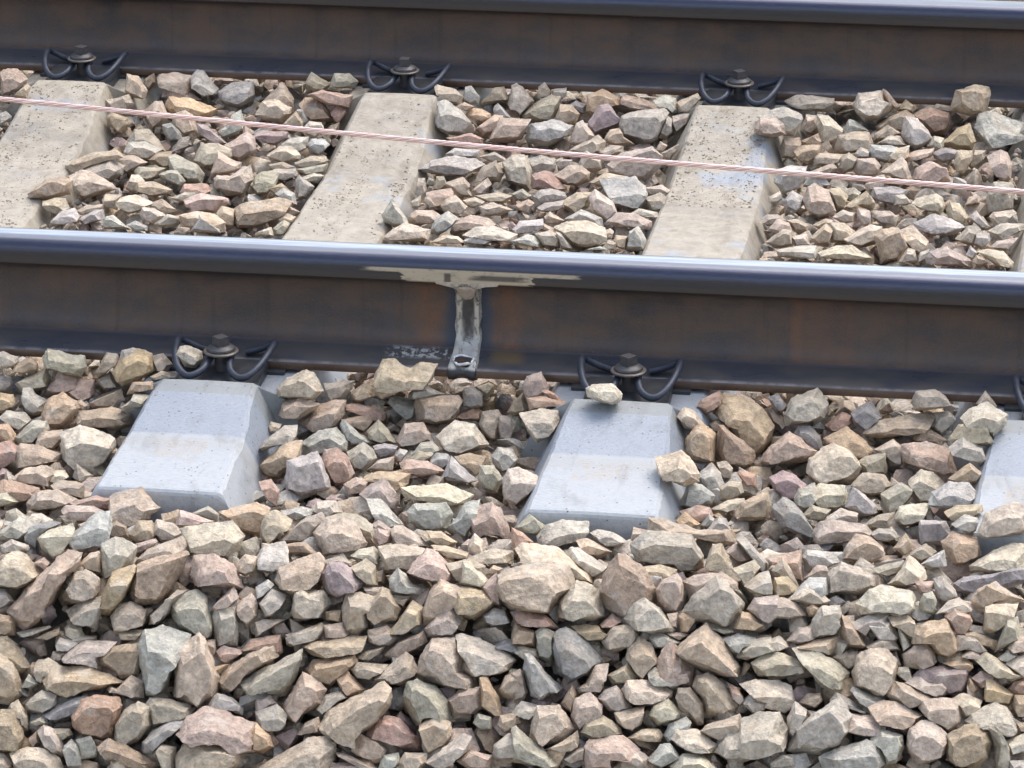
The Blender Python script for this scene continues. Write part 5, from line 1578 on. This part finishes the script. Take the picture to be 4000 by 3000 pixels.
# ---- words that single each stone out
NAMES = {'t': 'tan', 'b': 'brown', 'g': 'grey', 'l': 'pale blue-grey', 'p': 'pinkish', 'u': 'purple', 'r': 'reddish', 'o': 'ochre', 'w': 'cream', 'd': 'dark blue-grey', 'n': 'olive-grey'}
def shape_word(P):
    P = np.array(P, float); d = P - P.mean(0)
    ev = np.linalg.eigvalsh(np.cov(d.T))
    asp = math.sqrt(max(ev) / max(min(ev), 1e-6))
    w = P[:, 0].max() - P[:, 0].min(); h = P[:, 1].max() - P[:, 1].min()
    bb = area(P) / (w * h)
    if asp > 2.1: return 'slab-like'
    if h > 1.25 * w: return 'upright'
    if bb < 0.56: return 'wedge-shaped'
    if asp > 1.55: return 'flattish'
    return 'blocky'
def zone(P):
    c = np.array(P).mean(0); x, y = c
    if y < 1040:
        s0 = 150 + (640 - y) * 0.45; s1 = 1430 + (640 - y) * 0.43; s2 = 2790 + (640 - y) * 0.27
        if x < s0: return 'left of the leftmost sleeper'
        part = 'beside the far rail' if y < 470 else ('around the copper cable' if y < 730 else 'behind the near rail')
        if x < s1: return 'between first and second sleeper, ' + part
        if x < s2: return 'between second and third sleeper, ' + part
        return 'right of the third sleeper, ' + part
    if y < 1960:
        half = 'close under the near rail' if y < 1640 else 'by the sleeper ends'
        if x < 860 - (y - 1400) * 0.7: return 'left of the left sleeper end, ' + half
        if x < 2330 - (y - 1400) * 0.45: return 'between the two sleeper ends, ' + half
        if x < 2560 and y > 1500 and x > 2250: return 'lying on the sleeper right of the weld'
        return 'right of the right sleeper end, ' + half
    row = 'high in the foreground heap' if y < 2230 else ('halfway down the foreground heap' if y < 2620 else 'low in the foreground heap')
    colm = 'left corner' if x < 700 else ('left of centre' if x < 1600 else ('centre' if x < 2400 else ('right of centre' if x < 3200 else 'right side')))
    return row + ', ' + colm
kept = [s for s in placed if s[5] in keep]
klass = {}
for s in kept:
    big = 'large ' if s[4] > 24000 else ('small ' if s[4] < 9500 else '')
    key = (big + NAMES[s[0]] + ' ' + shape_word(s[2]), zone(s[2]))
    klass.setdefault(key, []).append(s)
ORD = ['leftmost', 'second', 'third', 'fourth', 'fifth', 'sixth', 'seventh', 'eighth', 'ninth', 'tenth']
labels = {}
for (desc, zn), L in klass.items():
    L.sort(key=lambda s: np.array(s[2]).mean(0)[0])
    for k, s in enumerate(L):
        pre = ''
        if len(L) > 1:
            pre = 'leftmost ' if k == 0 else ('rightmost ' if k == len(L) - 1 else ORD[k] + '-from-left ')
        labels[s[5]] = pre + desc + ' stone ' + zn
labels[caught[5]] = 'olive-grey stone caught inside the spring clip left of the weld'
labels[loose[5]] = 'loose cream stone lying on the sleeper beside the clip right of the weld'

stuffV, stuffF, stuffC = [], [], []
nstuff = 0
for code, tt, poly, t, ar, i in placed:
    V, T, col, origin, size = traced_rock(poly, tt, t, code, 1000 + i, 3 if (ar > 10000 or i in (caught[5], loose[5])) else 2)
    if i in keep:
        me = mesh_from('ballast_stone', V, T, 40, col)
        o = link('ballast_stone', me, STONE, None, tuple(origin))
        tag(o, labels[i], 'stone', 'larger ballast stones around the track')
    else:
        stuffV.append(V + origin); stuffF.append(np.array(T) + nstuff); stuffC.append(np.tile(col, (len(V), 1)))
        nstuff += len(V)

# ---- the countless rest: stones filling the gaps, and the ballast outside the picture
def template(seed, sub=True):
    rg = random.Random(seed)
    bm = bmesh.new()
    sx, sy, sz = rg.uniform(0.75, 1.3), rg.uniform(0.65, 1.0), rg.uniform(0.45, 0.8)
    for _ in range(13):
        v = Vector((rg.gauss(0, 1), rg.gauss(0, 1), rg.gauss(0, 1))).normalized() * rg.uniform(0.8, 1.05)
        bm.verts.new((v.x * sx * 0.5, v.y * sy * 0.5, v.z * sz * 0.5))
    bmesh.ops.convex_hull(bm, input=bm.verts[:])
    loose_v = [v for v in bm.verts if not v.link_faces]
    bmesh.ops.delete(bm, geom=loose_v, context='VERTS')
    bmesh.ops.triangulate(bm, faces=bm.faces[:])
    bmesh.ops.recalc_face_normals(bm, faces=bm.faces[:])
    bm.verts.index_update()
    V = [v.co.copy() for v in bm.verts]; T = [tuple(v.index for v in f.verts) for f in bm.faces]
    bm.free()
    if sub:
        V, T = subdivide(V, T)
        V = roughen(V, T, 0.05, 3.0, Vector((seed * 3.7, seed, 0)))
    return np.array([tuple(v) for v in V]), np.array(T)
TEMPL = [template(k) for k in range(28)]
GRIT = [template(100 + k, False) for k in range(14)]
rg = random.Random(77)
codes = 'tttttbbgggglllppppuroowwwwdnn'
def rmat():
    q = Matrix.Rotation(rg.uniform(0, 6.283), 3, 'Z') @ Matrix.Rotation(rg.uniform(-0.9, 0.9), 3, 'X') @ Matrix.Rotation(rg.uniform(-0.9, 0.9), 3, 'Y')
    return np.array(q)
def add_stone(x, y, z, s, lib=None):
    global nstuff
    lib = lib or TEMPL
    V, T = lib[rg.randrange(len(lib))]
    W = (V * s) @ rmat().T + np.array([x, y, z])
    col = np.array(PALETTE[rg.choice(codes)]) * rg.uniform(0.8, 1.12)
    stuffV.append(W); stuffF.append(T + nstuff); stuffC.append(np.tile(col, (len(W), 1)))
    nstuff += len(W)
def blocked(x, y, s):
    for cx, sk in SLEEPERS:
        if -0.52 < y < GAUGE + 0.52 and abs(x - cx - sk * y) < 0.085 + 0.012 + s * 0.32: return True
    return False
def in_view(x, y, z, mar=0.0):
    d = np.array([x, y, z]) - CAM
    zc = d @ FWD
    return abs(d @ RIGHT) / zc < (IMG_W / 2 / F_PX) + mar and abs(d @ UP) / zc < (IMG_H / 2 / F_PX) + mar
def rows(y0, y1, step, x0, x1):
    y = y0
    while y < y1:
        x = x0 + rg.uniform(0, step)
        while x < x1:
            yield x + rg.uniform(-.3, .3) * step, y + rg.uniform(-.3, .3) * step
            x += step
        y += step
for lay, (dz, smin, smax, step) in enumerate(((-0.050, 0.05, 0.075, 0.040), (-0.019, 0.036, 0.058, 0.036))):
    for (ya, yb) in ((-1.55, -0.02), (0.02, 1.48), (1.53, 2.3)):
        for x, y in rows(ya, yb, step, -1.25, 1.75):
            s = rg.uniform(smin, smax)
            foot = abs(y) < 0.10 or abs(y - GAUGE) < 0.10
            if blocked(x, y, s): continue
            z = surf(x, y) + dz + rg.uniform(-.008, .008) - (0.009 if y > 0 and lay else 0)
            if foot: z = min(z, -0.058)
            add_stone(x, y, z, s)
# grit in the gaps
for (ya, yb) in ((-1.45, -0.04), (0.04, 1.46)):
    for x, y in rows(ya, yb, 0.026, -1.1, 1.6):
        s = rg.uniform(0.012, 0.028)
        if blocked(x, y, s): continue
        z = surf(x, y) - 0.020 + rg.uniform(-.014, .006)
        if abs(y) < 0.09 or abs(y - GAUGE) < 0.09: z = min(z, -0.035)
        add_stone(x, y, z, s, GRIT)
# top layer outside the picture
for (ya, yb) in ((-1.7, -0.12), (0.12, 1.38), (1.63, 3.0)):
    for x, y in rows(ya, yb, 0.056, -2.4, 2.9):
        s = rg.uniform(0.05, 0.088)
        z = surf(x, y)
        if in_view(x, y, z, 0.004) or blocked(x, y, s * 1.2): continue
        if y > 1.5 and abs(x) > 2.2: continue
        add_stone(x, y, z - 0.012 + rg.uniform(-.008, .008), s)
AV, AF, AC = np.concatenate(stuffV), np.concatenate(stuffF), np.concatenate(stuffC)
me = bpy.data.meshes.new('ballast_gravel')
me.vertices.add(len(AV)); me.vertices.foreach_set('co', AV.astype(np.float32).ravel())
me.loops.add(len(AF) * 3); me.loops.foreach_set('vertex_index', AF.astype(np.int32).ravel())
me.polygons.add(len(AF)); me.polygons.foreach_set('loop_start', np.arange(0, len(AF) * 3, 3, dtype=np.int32))
me.polygons.foreach_set('loop_total', np.full(len(AF), 3, dtype=np.int32))
me.polygons.foreach_set('use_smooth', np.ones(len(AF), dtype=bool))
me.update(calc_edges=True)
me.set_sharp_from_angle(angle=math.radians(40))
ca = me.color_attributes.new('tint', 'FLOAT_COLOR', 'POINT')
rgba = np.ones((len(AV), 4), dtype=np.float32); rgba[:, :3] = AC
ca.data.foreach_set('color', rgba.ravel())
gravel = link('ballast_gravel', me, STONE)
tag(gravel, 'mass of smaller crushed stones filling the gaps of the track ballast', 'gravel', kind='stuff')

# ------------------------------------------------------------------ copper cable
A = CAM + ray(-120, 381) * ((0.02 - CAM[2]) / ray(-120, 381)[2])
B = CAM + ray(4120, 767) * ((0.02 - CAM[2]) / ray(4120, 767)[2])
dirv = Vector(B - A).normalized()
A2, B2 = Vector(A) - dirv * 0.9, Vector(B) + dirv * 0.9
L = (B2 - A2).length
n1 = dirv.cross(Vector((0, 0, 1))).normalized(); n2 = n1.cross(dirv)
V, Fc = [], []
NS, R0, RS, PITCH_C = 7, 0.0030, 0.00162, 0.084
steps = int(L / 0.005)
tint_c = []
for sidx in range(NS):
    pts = []
    for i in range(steps + 1):
        s = L * i / steps
        ph = 2 * math.pi * (s / PITCH_C + sidx / NS)
        sag = 0.004 * math.sin(math.pi * s / L * 3)
        pts.append(A2 + dirv * s + n1 * (R0 * math.cos(ph)) + n2 * (R0 * math.sin(ph) + sag))
    v, f = sweep(pts, RS, 7, False)
    tint_c += [(1.0, 1.0, 1.0) if sidx % 2 == 0 else (0.76, 0.64, 0.60)] * len(v)
    o_ = len(V); V += v; Fc += [tuple(k + o_ for k in ff) for ff in f]
v, f = sweep([A2 + dirv * (L * i / 60) + n2 * (0.004 * math.sin(math.pi * i / 60 * 3)) for i in range(61)], R0 - 0.0012, 10)
o_ = len(V); V += v; Fc += [tuple(k + o_ for k in ff) for ff in f]
tint_c += [(0.4, 0.3, 0.27)] * (len(V) - len(tint_c))
cable = link('copper_cable', mesh_from('copper_cable', V, Fc, 60, np.array(tint_c)), COPPER)
tag(cable, 'bare twisted copper cable stretched slantwise over the sleepers between the rails', 'cable')

# ------------------------------------------------------------------ dirt crumbs on the dusty sleepers
rg = random.Random(11)
V, Fc = [], []
def crumb(x, y, z, s):
    o_ = len(V)
    a = rg.uniform(0, 6.28)
    ca_, sa_ = math.cos(a), math.sin(a)
    for (px, py, pz) in ((-1, -.5, 0), (.9, -.6, 0), (1.1, .4, 0), (-.4, .7, 0), (-.3, -.1, .55), (.5, .1, .42)):
        px, py, pz = [k * s * rg.uniform(.7, 1.2) for k in (px, py, pz)]
        V.append((x + px * ca_ - py * sa_, y + px * sa_ + py * ca_, z + pz))
    for f in ((0, 1, 4), (1, 5, 4), (1, 2, 5), (2, 3, 5), (3, 4, 5), (3, 0, 4), (3, 2, 1, 0)):
        Fc.append(tuple(k + o_ for k in f))
for idx, num in ((0, 1500), (1, 900), (2, 900)):
    cx, sk = SLEEPERS[idx]
    k = 0
    while k < num:
        y = rg.uniform(0.45, 1.30)
        x = cx + sk * y + rg.uniform(-0.072, 0.072)
        if idx == 2 and (y < 0.93 or rg.random() > 0.25 + 1.3 * noise.noise((x * 30, y * 18, 2)) + 0.5): continue
        if idx == 1 and rg.random() > 0.35 + 1.6 * noise.noise((x * 25, y * 14, 5)): continue
        if idx == 0 and rg.random() > 0.40 + 1.5 * noise.noise((x * 22, y * 12, 8)): continue
        z = sleeper_top(x, y)
        if z is None: continue
        crumb(x, y, z + 0.0002, rg.choice((0.0006, 0.0008, 0.0010, 0.0013, 0.0017, 0.0026)) * rg.uniform(.8, 1.2))
        k += 1
for cx, sk in SLEEPERS[1:3]:
    for k in range(16):
        y = rg.uniform(-0.48, -0.19); x = cx + sk * y + rg.uniform(-.07, .07)
        z = sleeper_top(x, y)
        if z is not None: crumb(x, y, z + 0.0002, rg.uniform(.0008, .0016))
crumbs = link('soil_crumbs', mesh_from('soil_crumbs', V, Fc), CRUMB)
tag(crumbs, 'dry brown soil crumbs scattered over the dusty sleepers between the rails', 'dirt', kind='stuff')
